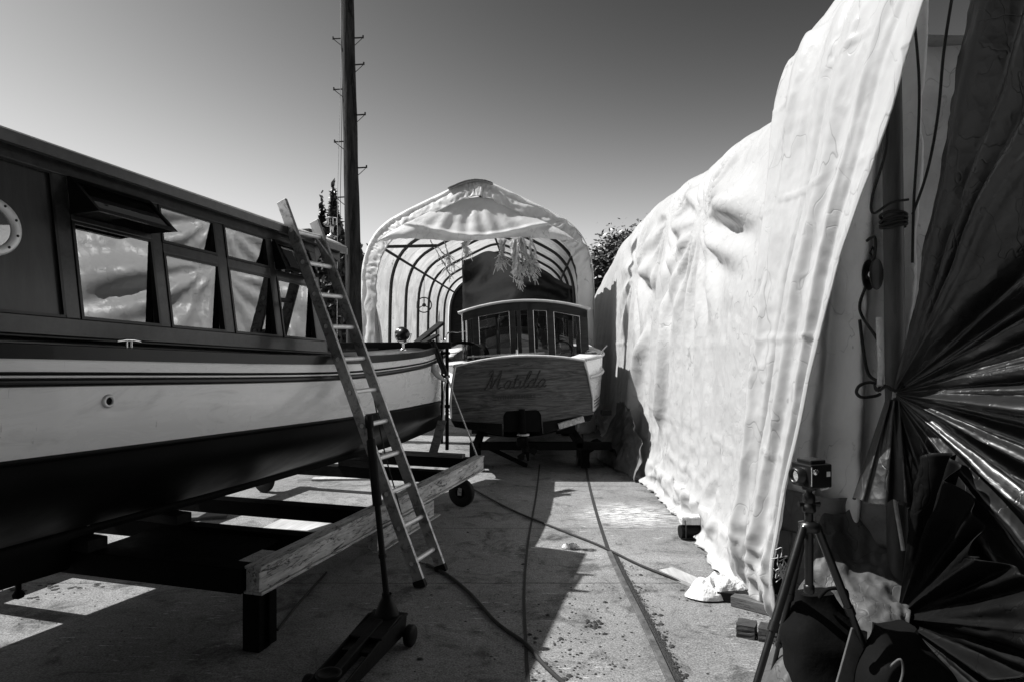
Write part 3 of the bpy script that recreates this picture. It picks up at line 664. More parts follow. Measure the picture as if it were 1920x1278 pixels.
# ================================================================ UTILITY POLE
pY = 11.0; p0 = V(((669-960)/FP*pY, pY, 0)); pt = V(((651.5-960)/FP*pY, pY, 7.1)); ptop = p0+(pt-p0)*1.3
pole = thing('utility_pole', 'tall dark wooden pole with climbing steps rising behind the cabin boat', 'pole', p0)
mb = MB(); n = 26
mb.grid(70, n, lambda u, v: (lambda c, r, a: c+V((math.cos(a), math.sin(a), 0))*r*(1+.10*N(math.cos(a)*3, math.sin(a)*3, u*14)+.03*N(math.cos(a)*9, math.sin(a)*9, u*3)))(p0.lerp(ptop, u), lerp(.137, .088, u), 2*PI*v))
mb.build('pole_shaft', 'polewood', pole)
def at_z(z): return p0.lerp(ptop, z/ptop.z)
def rad(z): return lerp(.137, .088, z/ptop.z)
steps = [(73, 1), (123, 1), (217, 1), (316, 1), (73, -1), (168, -1), (266, -1), (370, -1), (-25, 1), (-70, -1)]
for py, sg in steps:
    z = CH+(639-py)*pY/FP; c = at_z(z); r = rad(z)
    mb = MB(); a = c+V((sg*(r-.02), -.02, 0)); b = c+V((sg*(r+.14), -.02, .01*sg))
    mb.tube([a, b], .012, 6); mb.tube([b-UZ*.012, b+UZ*.035], .013, 6); mb.tube([b, c+V((sg*(r-.01), -.02, -.13))], .006, 5)
    mb.build('step_iron', 'rib', pole)
for dx in (-.025, -.055):
    MB().tube([V((p0.x-.15+dx*3, pY-.03, .1)), V((-2.72+dx*1.5, pY-.03, 4.0)), V((-2.69+dx, pY-.03, 6.2)), at_z(8.5)+V((-.09, -.03, 0))], .0045, 5).build('cable', 'rope_w' if dx < -.04 else 'rib', pole)

# ================================================================ TUNNEL TENT
tc = -.60; TY0, TY1 = 12.0, 24.0
AR = [(0, 4.36), (.25, 4.31), (.75, 4.08), (1.35, 3.78), (1.62, 3.6), (1.82, 3.36), (1.95, 3.02), (2.0, 2.6), (2.02, 1.6), (2.03, 0)]
def arch(s, sc_=1.0, inset=0):      # s in -1..1 from left foot over the ridge to the right foot
    t = abs(s); sg = 1 if s >= 0 else -1; tt = t*(len(AR)-1); i = min(int(tt), len(AR)-2); f = tt-i
    x = sm(t*9, [(k, a[0]) for k, a in enumerate(AR)]); z = sm(t*9, [(k, a[1]) for k, a in enumerate(AR)])
    k = 1-inset/2.0
    return sg*x*k, z*(1-inset/4.3)
tent = thing('tunnel_tent', 'white fabric tunnel tent with torn gable over a dark arched frame, open towards the camera', 'tent', (tc, TY0, 0))
def tdx(y): return (y-TY0)*.03
mb = MB()
def tentf(u, v):
    y = lerp(TY0, TY1, u); x, z = arch(v*2-1); sag = .05*math.cos(u*PI*2*7)*(-1)
    x *= 1-.012*(1+math.cos(2*PI*u*7)*-1); zz = z-(.05*(.5-.5*math.cos(2*PI*u*7)))*(1 if z > 2 else z/2)
    return V((tc+tdx(y)+x+.03*N(u*20, v*12), y, zz+.02*N(v*30, u*25)))
mb.grid(84, 54, tentf); mb.build('cover', 'tent_in', tent)
for k in range(8):
    y = lerp(TY0+.12, TY1-.1, k/7)
    pts = [(lambda xz: V((tc+tdx(y)+xz[0], y, xz[1])))(arch(-1+2*i/44, inset=.09)) for i in range(45)]
    MB().tube(pts, .035, 7).build('rib', 'rib', tent)
for s_ in (-.56, .56, -.0001):
    a = arch(s_, inset=.11); MB().tube([V((tc+tdx(y)+a[0], y, a[1]+(.0 if s_ else -.04))) for y in (TY0+.1, TY1-.1)], .028, 6).build('purlin', 'rib', tent)
for s_ in (-.56,):
    a = arch(s_, inset=.11)
a = arch(.56, inset=.1); MB().tube([V((tc-a[0], TY0+.15, a[1])), V((tc-a[0]+1.0, TY0+.15, a[1]+.02))], .03, 6).build('gable_bar', 'rib', tent)
# hood: sheet folded over the front arch
mb = MB()
def hood(u, v):
    s = u*2-1; ins = lerp(-.02, .26, v); x, z = arch(s, inset=ins)
    puff = .05*math.sin(PI*v)+.035*N(s*9, v*1.5, 3)+.03*(1-2*abs(N(s*30, v*2, 5)))+.02*(1-2*abs(N(s*60, v*3, 2)))
    w = .035*N(s*22, 7, v*2)
    return V((tc+x+w, TY0-.04-puff*.6-v*.17, z+w))
mb.grid(420, 14, hood); mb.build('hood_band', 'tent', tent, solid=.006)
mb = MB()
mb.grid(120, 4, lambda u, v: (lambda s: (lambda xz: V((tc+xz[0], lerp(TY0-.12, TY0+.02, v), xz[1]+.004)))(arch(s, inset=-.03)))(u*2-1)); mb.build('front_wrap', 'tent', tent)
# ridge patch, dark and frayed
mb = MB(); mb.grid(30, 3, lambda u, v: (lambda s: (lambda xz: V((tc+xz[0]-.02, lerp(TY0-.16, TY0+.3, v), xz[1]+.028+.012*abs(N(u*40, v*3)))))(arch(s, inset=-.02)))(lerp(-.17, .12, u))); mb.build('ridge_patch', 'tarp_dirty', tent)
# gable flap
mb = MB()
xr = 1.72
def flap(u, v):
    x = lerp(-xr, xr, u)
    zt = sm(abs(x), [(0, 4.10), (.4, 4.03), (1.2, 3.62), (1.55, 3.42), (1.72, 3.26)])
    zb = 3.30+.03*math.sin(u*11)+.02*N(u*30)+.04*u
    zb = min(zb, zt-.0); z = lerp(zt, zb, v)
    rad_ = math.hypot(x+.1, (4.3-z)*1.6); ang = math.atan2(x+.1, (3.75-z)+.9)
    d = .05*math.sin(v*PI)*1.2+.014*math.sin(ang*26+2*N(x, z))*ss(0, .6, v)+.05*N(x*2.1, z*3.3)
    fold = .05*math.exp(-((z-(3.52-.14*math.cos(x*1.9)))/.035)**2)
    return V((tc+x, TY0-.10-d-fold-.36*((4.12-z)/.85)**1.2*(1-.35*(abs(x)/xr)**2), z))
mb.grid(150, 40, flap); mb.build('gable_flap', 'tent', tent, solid=.004)
# torn strips
def strip(px, py0, py1, w, lean_, y=TY0-.36, seed=0, layers=3):
    mb = MB()
    for k in range(layers):
        a = P(px+random.uniform(-8, 8), py0-12, y-.04*k); b = P(px+lean_+random.uniform(-10, 10), py1-random.uniform(0, 25)*(k > 0), y-.05*k)
        nn = 34; wk = w*random.uniform(.4, .9)
        def f(u, v, k=k, wk=wk):
            c = a.lerp(b, u); ww = wk*(1-.55*u)*(1+.5*N(u*14, k*3, seed)) ; fray = .045*N(u*37, v*5+k, seed+9)*(.3+u)
            return c+V((ww*(v-.5)+fray+.06*N(u*4, seed, k), .05*math.sin(v*7+u*5+k), .02*N(v*9, u*6)))
        mb.grid(nn, 5, f)
        for q in range(14):       # frayed threads
            s = a.lerp(b, random.uniform(.4, 1)); e = s+V((random.gauss(.03, .07), 0, -random.uniform(.05, .22)))
            mb.tube([s+V((random.gauss(0, wk*.3), 0, 0)), e], .005, 4)
    mb.build('torn_strip', 'tent', tent)
strip(962, 462, 532, .17, 8, seed=1, layers=4); strip(940, 462, 500, .10, -6, seed=2); strip(982, 458, 515, .12, 6, seed=3); strip(872, 460, 482, .12, 3, seed=4, layers=2); strip(994, 455, 512, .09, 10, seed=5, layers=2); strip(812, 462, 520, .03, 34, seed=6, layers=2, y=TY0+1); strip(828, 465, 495, .03, 8, seed=7, layers=1)
# curtains tied at both front legs
def curtain(sg, x0, x1, zt, seed):
    mb = MB()
    def f(u, v):
        z = lerp(zt-.9*u*u, 0.02, v); w = lerp(x0, x1, u*(.55+.45*v) if sg < 0 else u*(.7+.3*v))
        return V((tc+w, TY0-.03+.09*math.sin(u*13+1.5*N(v*3, seed))*(.3+.7*v)-.04*N(u*5, v*7, seed), z))
    mb.grid(50, 40, f); mb.build('curtain', 'tent', tent, solid=.004)
curtain(-1, -2.02, -1.45, 2.75, 2); curtain(1, 2.02, 1.75, 2.9, 5)
# back wall of boards and the dark things stored inside
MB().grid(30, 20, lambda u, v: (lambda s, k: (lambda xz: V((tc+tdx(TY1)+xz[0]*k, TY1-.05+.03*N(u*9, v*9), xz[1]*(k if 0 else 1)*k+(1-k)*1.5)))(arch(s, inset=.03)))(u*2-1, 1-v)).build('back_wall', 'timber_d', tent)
mb = MB()
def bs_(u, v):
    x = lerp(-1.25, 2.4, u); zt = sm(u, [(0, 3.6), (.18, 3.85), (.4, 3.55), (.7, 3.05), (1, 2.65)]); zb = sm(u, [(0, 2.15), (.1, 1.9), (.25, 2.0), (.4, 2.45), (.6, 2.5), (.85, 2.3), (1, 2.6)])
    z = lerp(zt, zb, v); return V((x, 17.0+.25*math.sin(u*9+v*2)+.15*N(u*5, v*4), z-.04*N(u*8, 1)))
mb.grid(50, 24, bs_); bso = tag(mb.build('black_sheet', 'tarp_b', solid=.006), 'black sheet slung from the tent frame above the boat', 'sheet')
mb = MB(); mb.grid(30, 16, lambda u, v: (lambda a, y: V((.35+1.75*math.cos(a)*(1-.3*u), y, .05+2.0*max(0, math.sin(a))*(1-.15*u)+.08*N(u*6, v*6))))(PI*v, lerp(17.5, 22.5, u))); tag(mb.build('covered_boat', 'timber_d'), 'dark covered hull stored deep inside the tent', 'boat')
# hand wheel on the tent wall
p = P(795, 572, 17.4)
hw = thing('hand_wheel', 'black three-spoke wheel hung on the left wall inside the tent', 'wheel', p)
mb = MB(); mb.tube([p+V((math.cos(a)*.19, 0, math.sin(a)*.19)) for a in [2*PI*i/28 for i in range(29)]], .016, 6, cap=False); mb.build('wheel_rim', 'rib', hw)
for k in range(3):
    a = PI/2+k*2*PI/3; MB().tube([p, p+V((math.cos(a)*.19, 0, math.sin(a)*.19))], .013, 5).build('spoke', 'rib', hw)
MB().lathe([(.001, -.03), (.045, -.02), (.05, .02), (.001, .03)], p, V((0, 1, 0)), 14).build('hub', 'rib', hw)
MB().tube([p+V((0, 0, .19)), p+V((0, .05, 1.35))], .006, 5).build('hanger', 'rib', hw)

# ================================================================ BOAT 2 (motor launch seen from astern), local coords then rolled
b2 = thing('motor_launch', 'wooden motor launch seen from astern, oak transom with dark name lettering and glazed wheelhouse', 'boat', (.13, 8.0, .5), rot=(0, R(-2.6), 0))
b2m = pmat(b2)
def L2(x, y, z): return b2m@V((x, y-8.0, z-.5))
def hb2(y): return sm(y, [(8, .81), (8.5, .98), (9.2, 1.13), (10.5, 1.20), (12, 1.04), (13.3, .55), (14.2, .03)])
def gz2(y): return sm(y, [(8, 1.34), (9, 1.375), (11, 1.45), (14.2, 1.85)])
TRp = [(.76, 1.335), (.80, 1.15), (.835, .9), (.84, .72), (.80, .625)]
mb = MB(); out = []
for i in range(13):
    t = -1+2*i/12; out.append((t*.76, 1.335+.085*(1-t*t)))
right = [(x, z) for x, z in TRp[1:]]; notch = [(.27, .50), (.235, .56), (.225, .70), (.21, .76), (.17, .785), (-.17, .785), (-.21, .76), (-.225, .70), (-.235, .56), (-.27, .50)]
left = [(-x, z) for x, z in reversed(right)]
poly = out+right+notch+left
# build as vertical strips to keep the notch clean
def top_z(x): return 1.335+.085*(1-(x/.76)**2) if abs(x) < .76 else interp(abs(x), [(.76, 1.335), (.80, 1.15), (.84, .8)])
def bot_z(x):
    ax = abs(x)
    if ax < .17: return .785
    if ax < .225: return lerp(.785, .72, ((ax-.17)/.055)**2)
    if ax < .232: return .62
    return interp(ax, [(.232, .50), (.80, .625), (.84, .72)])
xs = sorted(set([-.84, -.82, -.80, -.78, -.76, .76, .78, .80, .82, .84]+[i*.04 for i in range(-18, 19)]+[-.17, .17, -.19, .19, -.21, .21, -.225, .225, -.232, .232, -.2249, .2249]))
vs = []; fs = []
rake = lambda z: 8.0+(1.42-z)*.06
for x in xs:
    for y_ in (0, .03):
        vs += [L2(x, rake(top_z(x))+y_, top_z(x)), L2(x, rake(bot_z(x))+y_, bot_z(x))]
n = len(xs)
for i in range(n-1):
    a = i*4; b = a+4; fs += [(a, a+1, b+1, b), (a+2, b+2, b+3, a+3), (a, b, b+2, a+2), (a+1, a+3, b+3, b+1)]
mb.add(vs, fs); mb.build('transom', 'oak', b2)
# painted lower band of the transom, trim tabs, dark notch box
mb = MB()
for sg in (1, -1):
    c = [L2(sg*x, rake(z)-.006, z) for x, z in ((.24, .505), (.80, .628), (.835, .70), (.24, .64))]; MB().prism(c, V((0, .005, 0))).build('bottom_paint', 'antifoul', b2)
for sg in (1, -1):
    a = L2(sg*.42, 8.0, .585); b = L2(sg*.72, 8.0, .66); MB().bar(a, b, .07, .065).build('trim_tab', 'beam' if sg > 0 else 'beam_dark', b2, bevel=.003)
MB().box(L2(0, 8.32, .66), (.44, .5, .26)).build('drive_well', 'black', b2)
# outdrive
mb = MB(); mb.tube([L2(-.0, 8.02, .80), L2(0, 8.0, .5), L2(0, 7.99, .46)], [.035, .04, .03], 12); mb.build('rudder_tube', 'beam_dark', b2)
mb = MB(); mb.lathe([(.001, 0), (.075, 0), (.075, .014), (.001, .014)], L2(0, 7.99, .50), UZ, 20); mb.build('collar_plate', 'beam', b2)
mb = MB(); mb.lathe([(.001, -.06), (.045, -.05), (.055, 0), (.045, .05), (.001, .06)], L2(-.03, 7.98, .42), UZ, 14); mb.tube([L2(.03, 7.99, .5), L2(.04, 7.99, .3), L2(.045, 7.99, .2)], [.022, .026, .012], 8); mb.lathe([(.001, -.07), (.035, -.05), (.05, 0), (.04, .06), (.001, .08)], L2(.02, 7.98, .33), V((0, 1, 0)), 14)
for k in range(3):
    a = PI/2+k*2*PI/3+.4; c = L2(.02, 7.93, .33); d = V((math.cos(a), 0, math.sin(a))); e = V((-d.z, .35, d.x))
    mb.add([c+d*.03-e*.015, c+d*.03+e*.015, c+d*.10+e*.05, c+d*.14+e*.01, c+d*.11-e*.04], [(0, 1, 2, 3, 4)])
mb.build('propeller_leg', 'beam_dark', b2)
# hull sides
for sg in (1, -1):
    def hs(u, v):
        y = lerp(8.03, 14.2, u); H = hb2(y); zt = gz2(y); zc = sm(y, [(8, .70), (11, .72), (13, .95), (14.2, 1.3)])
        w = lerp(H, H*.93 if y > 8.6 else lerp(1.03*H, .93*H, (y-8)/.6), v**1.3)
        if y < 8.6: w = lerp(interp(lerp(zt, zc, v), [(.7, .84), (.9, .835), (1.15, .80), (1.34, .76)]), w, ss(8.03, 8.6, y))
        return L2(sg*max(w, .02), y, lerp(zt, zc, v))
    MB().grid(44, 10, hs).build('topside', 'hull_white', b2)
    def hbt(u, v):
        y = lerp(8.03, 14.2, u); p_ = hs(u, 1); k = L2(0, y, sm(y, [(8, .47), (12, .45), (13.6, .6), (14.2, 1.0)])); q = p_.lerp(k, v); q.z -= .06*math.sin(PI*v)*(1-u); return q
    MB().grid(30, 8, hbt).build('hull_bottom', 'antifoul', b2)
    MB().tube([hs(u, .0)+V((sg*.012, 0, 0)) for u in [i/30 for i in range(31)]], .02, 8).build('gunwale', 'cream', b2)
    MB().tube([hs(.01+u*.98, .34)+V((sg*.012, 0, 0)) for u in [i/30 for i in range(31)]], .022, 8).build('rubbing_strake', 'cream', b2)
    for q_ in (.80, .86, .92): MB().tube([hs(.01+u*.9, q_)+V((sg*.006, 0, 0)) for u in [i/20 for i in range(21)]], .006, 6).build('boot_stripe', 'black', b2)
    MB().tube([L2(sg*.76, 7.995, 1.33), L2(sg*.80, 8.0, 1.15), L2(sg*.838, 8.02, .9), L2(sg*.838, 8.03, .74)], .013, 8).build('corner_trim', 'cream', b2)
MB().tube([L2(x, 7.985, top_z(x)+.006) for x in [-.76+i*.0633 for i in range(25)]], .014, 8).build('transom_cap', 'cream', b2)
# side decks and cockpit coaming
for sg in (1, -1):
    MB().grid(24, 3, lambda u, v: (lambda y: L2(sg*lerp(hb2(y), max(.0, hb2(y)-.26), v), y, gz2(y)+.012+.02*v))(lerp(8.05, 12.2, u))).build('side_deck', 'cream', b2, solid=.01)
    MB().bar(L2(sg*.70, 8.7, 1.43), L2(sg*.84, 10.8, 1.50), .02, .10).build('coaming', 'varnish', b2)
MB().bar(L2(-.62, 8.12, 1.44), L2(.3, 8.12, 1.45), .05, .02).build('stern_locker_edge', 'chrome', b2)
MB().tube([L2(-.03, 8.1, 1.44), L2(-.03, 8.1, 1.50)], .012, 8).build('stern_light', 'chrome', b2)
mb = MB(); mb.box(L2(0, 9.9, .95), (1.5, 3.2, .04)); mb.build('cockpit_sole', 'cabin_int', b2)
mb = MB(); mb.box(L2(.42, 10.4, 1.25), (.75, .12, .42)); mb.box(L2(-.48, 10.4, 1.22), (.6, .12, .36)); mb.build('dashboard', 'cream', b2)
# wheelhouse
WY = 8.85; RH = lambda x: 1.95+.165*(1-((x-.05)/.92)**2)
def post(x, w, y, mat='varnish', z0=1.36): 
    return MB().bar(L2(x, y, z0), L2(x, y, RH(x)-.03), w, .05, up=V((0, 1, 0))).build('wheelhouse_post', mat, b2, bevel=.003)
for x, w in ((-.54, .075), (-.06, .07), (.02, .05), (.17, .07), (.43, .085), (.86, .10)): post(x, w, WY)
for x, w in ((-.70, .07), (-.3, .06), (.3, .06), (.86, .07)): post(x, w, 10.9)
for y in (9.9,):
    for x in (-.70, .88): post(x, .06, y)
for sg, x, y in ((-1, -.72, WY), (-1, -.72, 9.6)): MB().tube([L2(x, y, 1.38), L2(x+.01, y, RH(.86)-.02)], .011, 6).build('chrome_stanchion', 'chrome', b2)
for y, h in ((WY, .10), (10.9, .08)):
    mb = MB()
    for i in range(16):
        x0, x1 = -.70+i*.1, -.70+(i+1)*.1
        c = [L2(x0, y-.025, RH(x0)-h-.02), L2(x1, y-.025, RH(x1)-h-.02), L2(x1, y+.025, RH(x1)-h-.02), L2(x0, y+.025, RH(x0)-h-.02)]
        mb.hexa(c+[L2(x0, y-.025, RH(x0)-.015), L2(x1, y-.025, RH(x1)-.015), L2(x1, y+.025, RH(x1)-.015), L2(x0, y+.025, RH(x0)-.015)])
    mb.build('roof_beam', 'varnish', b2)
MB().grid(20, 12, lambda u, v: L2(lerp(-.76, .95, v), lerp(WY-.07, 11.0, u), RH(lerp(-.76, .95, v)*.98)+.004)).build('wheelhouse_roof', 'cream', b2, solid=.03)
for x0, x1 in ((-.50, -.10), (.21, .385), (.475, .81)):
    z0 = 1.40; c = [L2(x0, WY, z0), L2(x1, WY, z0), L2(x1, WY, RH(x1)-.12), L2(x0, WY, RH(x0)-.12)]
    MB().prism(c, V((0, .004, 0))).build('wheelhouse_pane', 'glass2', b2)
    fr = MB()
    for a, b in ((0, 1), (1, 2), (2, 3), (3, 0)): fr.tube([c[a], c[b]], .006, 5)
    fr.build('pane_trim', 'chrome', b2)
for x0, x1 in ((-.66, -.33), (-.27, .27), (.33, .82)):
    c = [L2(x0, 10.9, 1.5), L2(x1, 10.9, 1.5), L2(x1, 10.9, RH(x1)-.10), L2(x0, 10.9, RH(x0)-.10)]; MB().prism(c, V((0, .004, 0))).build('windscreen', 'glass2', b2)
p = L2(.60, 9.5, 1.42)
w_ = MB().tube([p+V((math.cos(a)*.15, -.03*math.sin(a), math.sin(a)*.15)) for a in [2*PI*i/28 for i in range(29)]], .012, 6, cap=False).build('steering_wheel', 'trim', b2)
mb = MB()
for k in range(3):
    a = PI/2+k*2*PI/3+.2; mb.tube([p, p+V((math.cos(a)*.15, 0, math.sin(a)*.15))], .007, 5)
mb.build('spoke', 'chrome', w_)
MB().tube([p, p+V((0, .4, -.05))], .02, 8).build('steering_column', 'trim', b2)
# forward coachroof
mb = MB(); mb.grid(16, 14, lambda u, v: (lambda y, a: L2(-.10+.78*math.cos(a)*(1-.25*u), y, 1.42+(.42-.1*u)*max(0, math.sin(a))**.6))(lerp(11.1, 13.0, u), PI*v)); mb.build('coachroof', 'cream', b2)
for sg in (1, -1): MB().bar(L2(sg*.7, 11.3, 1.62), L2(sg*.58, 12.7, 1.60), .02, .13).build('coachroof_window', 'black', b2)
pr = MB().tube(smooth_path([L2(-.98, 9.3, 1.40), L2(-.98, 9.3, 1.70), L2(-1.0, 10.4, 1.78), L2(-.98, 12.0, 1.80), L2(-.55, 13.4, 1.9)], 6), .011, 6); pr.build('guard_rail', 'chrome', b2)
mb = MB(); mb.tube(smooth_path([L2(.86, 8.9, 1.40), L2(.90, 8.8, 1.44), L2(.98, 8.75, 1.42), L2(1.0, 8.85, 1.40), L2(.9, 8.9, 1.42), L2(.86, 8.75, 1.41), L2(.96, 8.7, 1.43)], 8), .009, 6); mb.build('rope_coil', 'rope_w', b2)
tag(MB().tube([P(1122, 665, 8.75), P(1138, 647, 8.75)], .008, 6).build('stick', 'rope_w'), 'thin pale stick standing on the launch side deck', 'stick')
# dark cushion / jacket on the port quarter
mb = MB(); mb.grid(20, 12, lambda u, v: (lambda a: V(((-.62+.30*math.cos(a)*(1+.2*N(u*4, v*4))), lerp(8.45, 9.6, u), 1.36+.22*max(0, math.sin(a))**.5*(1+.2*N(u*5, v*3, 2)))))(PI*v)); tag(mb.build('folded_cover', 'canvas'), 'black folded cover lying on the port side of the oak-sterned launch', 'cover')
# name on the transom: script strokes, and town below
def T2(x, z): return L2(x, rake(z)-.010, z)
def stroke(mb, pts, r=.0075):
    path = smooth_path([V((a, b, 0)) for a, b in pts], 6); mb.tube([T2(q.x, q.y) for q in path], r, 5)
def glyphs(seq, x0, zb, s, slant=.35, r=.0075):
    mb = MB(); x = x0
    for adv, strokes in seq:
        for st in strokes: stroke(mb, [(x+(a+b*slant)*s, zb+b*s) for a, b in st], r)
        x += adv*s
    return mb
Mg = (1.5, [[(-.1, 1.2), (.05, 1.45), (.25, 1.5), (.22, .9), (.1, .2), (-.05, 0)], [(.25, 1.5), (.42, .6), (.48, .1), (.75, .9), (.95, 1.5)], [(.95, 1.5), (.98, .7), (1.0, .15), (1.12, 0), (1.3, .2)]])
ag = (.7, [[(.5, .55), (.3, .65), (.08, .45), (.05, .15), (.22, 0), (.42, .15), (.52, .6), (.48, .15), (.56, 0), (.72, .15)]])
tg = (.5, [[(.2, 1.1), (.16, .5), (.14, .12), (.25, 0), (.45, .15)], [(-.02, .72), (.4, .72)]])
ig = (.38, [[(.12, .6), (.08, .15), (.18, 0), (.36, .15)], [(.14, .85), (.15, .88)]])
lg_ = (.42, [[(.05, .2), (.3, .9), (.35, 1.3), (.2, 1.3), (.12, .7), (.1, .12), (.22, 0), (.42, .15)]])
dg = (.8, [[(.5, .5), (.28, .65), (.06, .42), (.06, .12), (.24, 0), (.42, .2), (.58, .9), (.62, 1.4)], [(.62, 1.4), (.52, .5), (.5, .12), (.6, 0), (.78, .15)]])
seq = [Mg, ag, tg, ig, lg_, dg, ag]; tot = sum(a for a, _ in seq)
s_ = .70/(tot+.3)
glyphs(seq, -.42, 1.05, s_*1.08, r=.0062).build('name_lettering', 'letter', b2)
cu = bpy.data.curves.new('town', 'FONT'); cu.body = 'WINDERMERE'; cu.size = .062; cu.offset = .0022; cu.align_x = 'CENTER'; cu.extrude = .001; cu.space_character = 1.25
to = bpy.data.objects.new('town_tmp', cu); col.objects.link(to); bpy.context.view_layer.update()
me = bpy.data.meshes.new_from_object(to.evaluated_get(bpy.context.evaluated_depsgraph_get())); bpy.data.objects.remove(to)
mw = Matrix.Translation(V((-.06, rake(.93)-.006-8.0, .93-.5)))@Matrix.Rotation(PI/2, 4, 'X'); me.transform(mw); me.materials.clear(); me.materials.append(M['letter'])
o = bpy.data.objects.new('town_lettering', me); col.objects.link(o); o.parent = b2
# trailer 2
t2 = thing('launch_trailer', 'dark low steel trailer carrying the oak-sterned launch', 'trailer', (.13, 8.5, 0))
MB().bar(P(897, 835, 8.3), P(1146, 835, 8.3), .10, .09).build('cross_beam', 'beam_dark', t2, bevel=.004)
for x in (-.42, .82): MB().bar(V((x, 8.25, .36)), V((x, 13.4, .36)), .08, .10).build('side_beam', 'beam_dark', t2, bevel=.003)
MB().bar(V((-.5, 11.5, .36)), V((.9, 11.5, .36)), .08, .08).build('cross_beam', 'beam_dark', t2)
for x in (-.47, .90):
    for y in (8.75, 11.6):
        w = MB().lathe([(.06, -.06), (.15, -.065), (.16, -.05), (.16, .05), (.15, .065), (.06, .06)], V((x, y, .162)), V((1, 0, 0)), 24).build('wheel', 'rubber', t2)
        MB().lathe([(.001, -.05), (.03, -.05), (.07, -.03), (.07, .03), (.03, .05), (.001, .05)], V((x, y, .162)), V((1, 0, 0)), 16).build('rim', 'beam_dark', w)
    MB().box((x, 8.42, .20), (.10, .14, .30)).build('support_leg', 'beam_dark', t2, bevel=.004)
MB().bar(V((-.33, 8.35, .32)), V((.18, 8.7, .02)), .05, .05).build('brace', 'beam_dark', t2)
for x, y in ((.7, 9.0), (-.4, 9.0)): MB().box((x, y, .47), (.25, .3, .14)).build('bilge_chock', 'timber_d', t2, bevel=.005)
# stacked timber and rag at the right wheel
mb = MB(); mb.grid(16, 12, lambda u, v: (lambda a: V((1.12+.22*math.cos(a)*(1+.3*N(u*3, v*3)), lerp(8.5, 9.1, u), .02+.26*max(0, math.sin(a))*(1+.4*N(u*4, v*5)))))(PI*v)); tag(mb.build('rag_heap', 'canvas'), 'dark heap of sacking beside the launch trailer and the tarpaulin', 'heap')
tag(MB().bar(P(1127, 773, 8.7), P(1146, 773, 8.7), .08, .06).build('timber_offcut', 'timber_d'), 'short dark timber wedged between the launch side and the tarpaulin', 'timber')

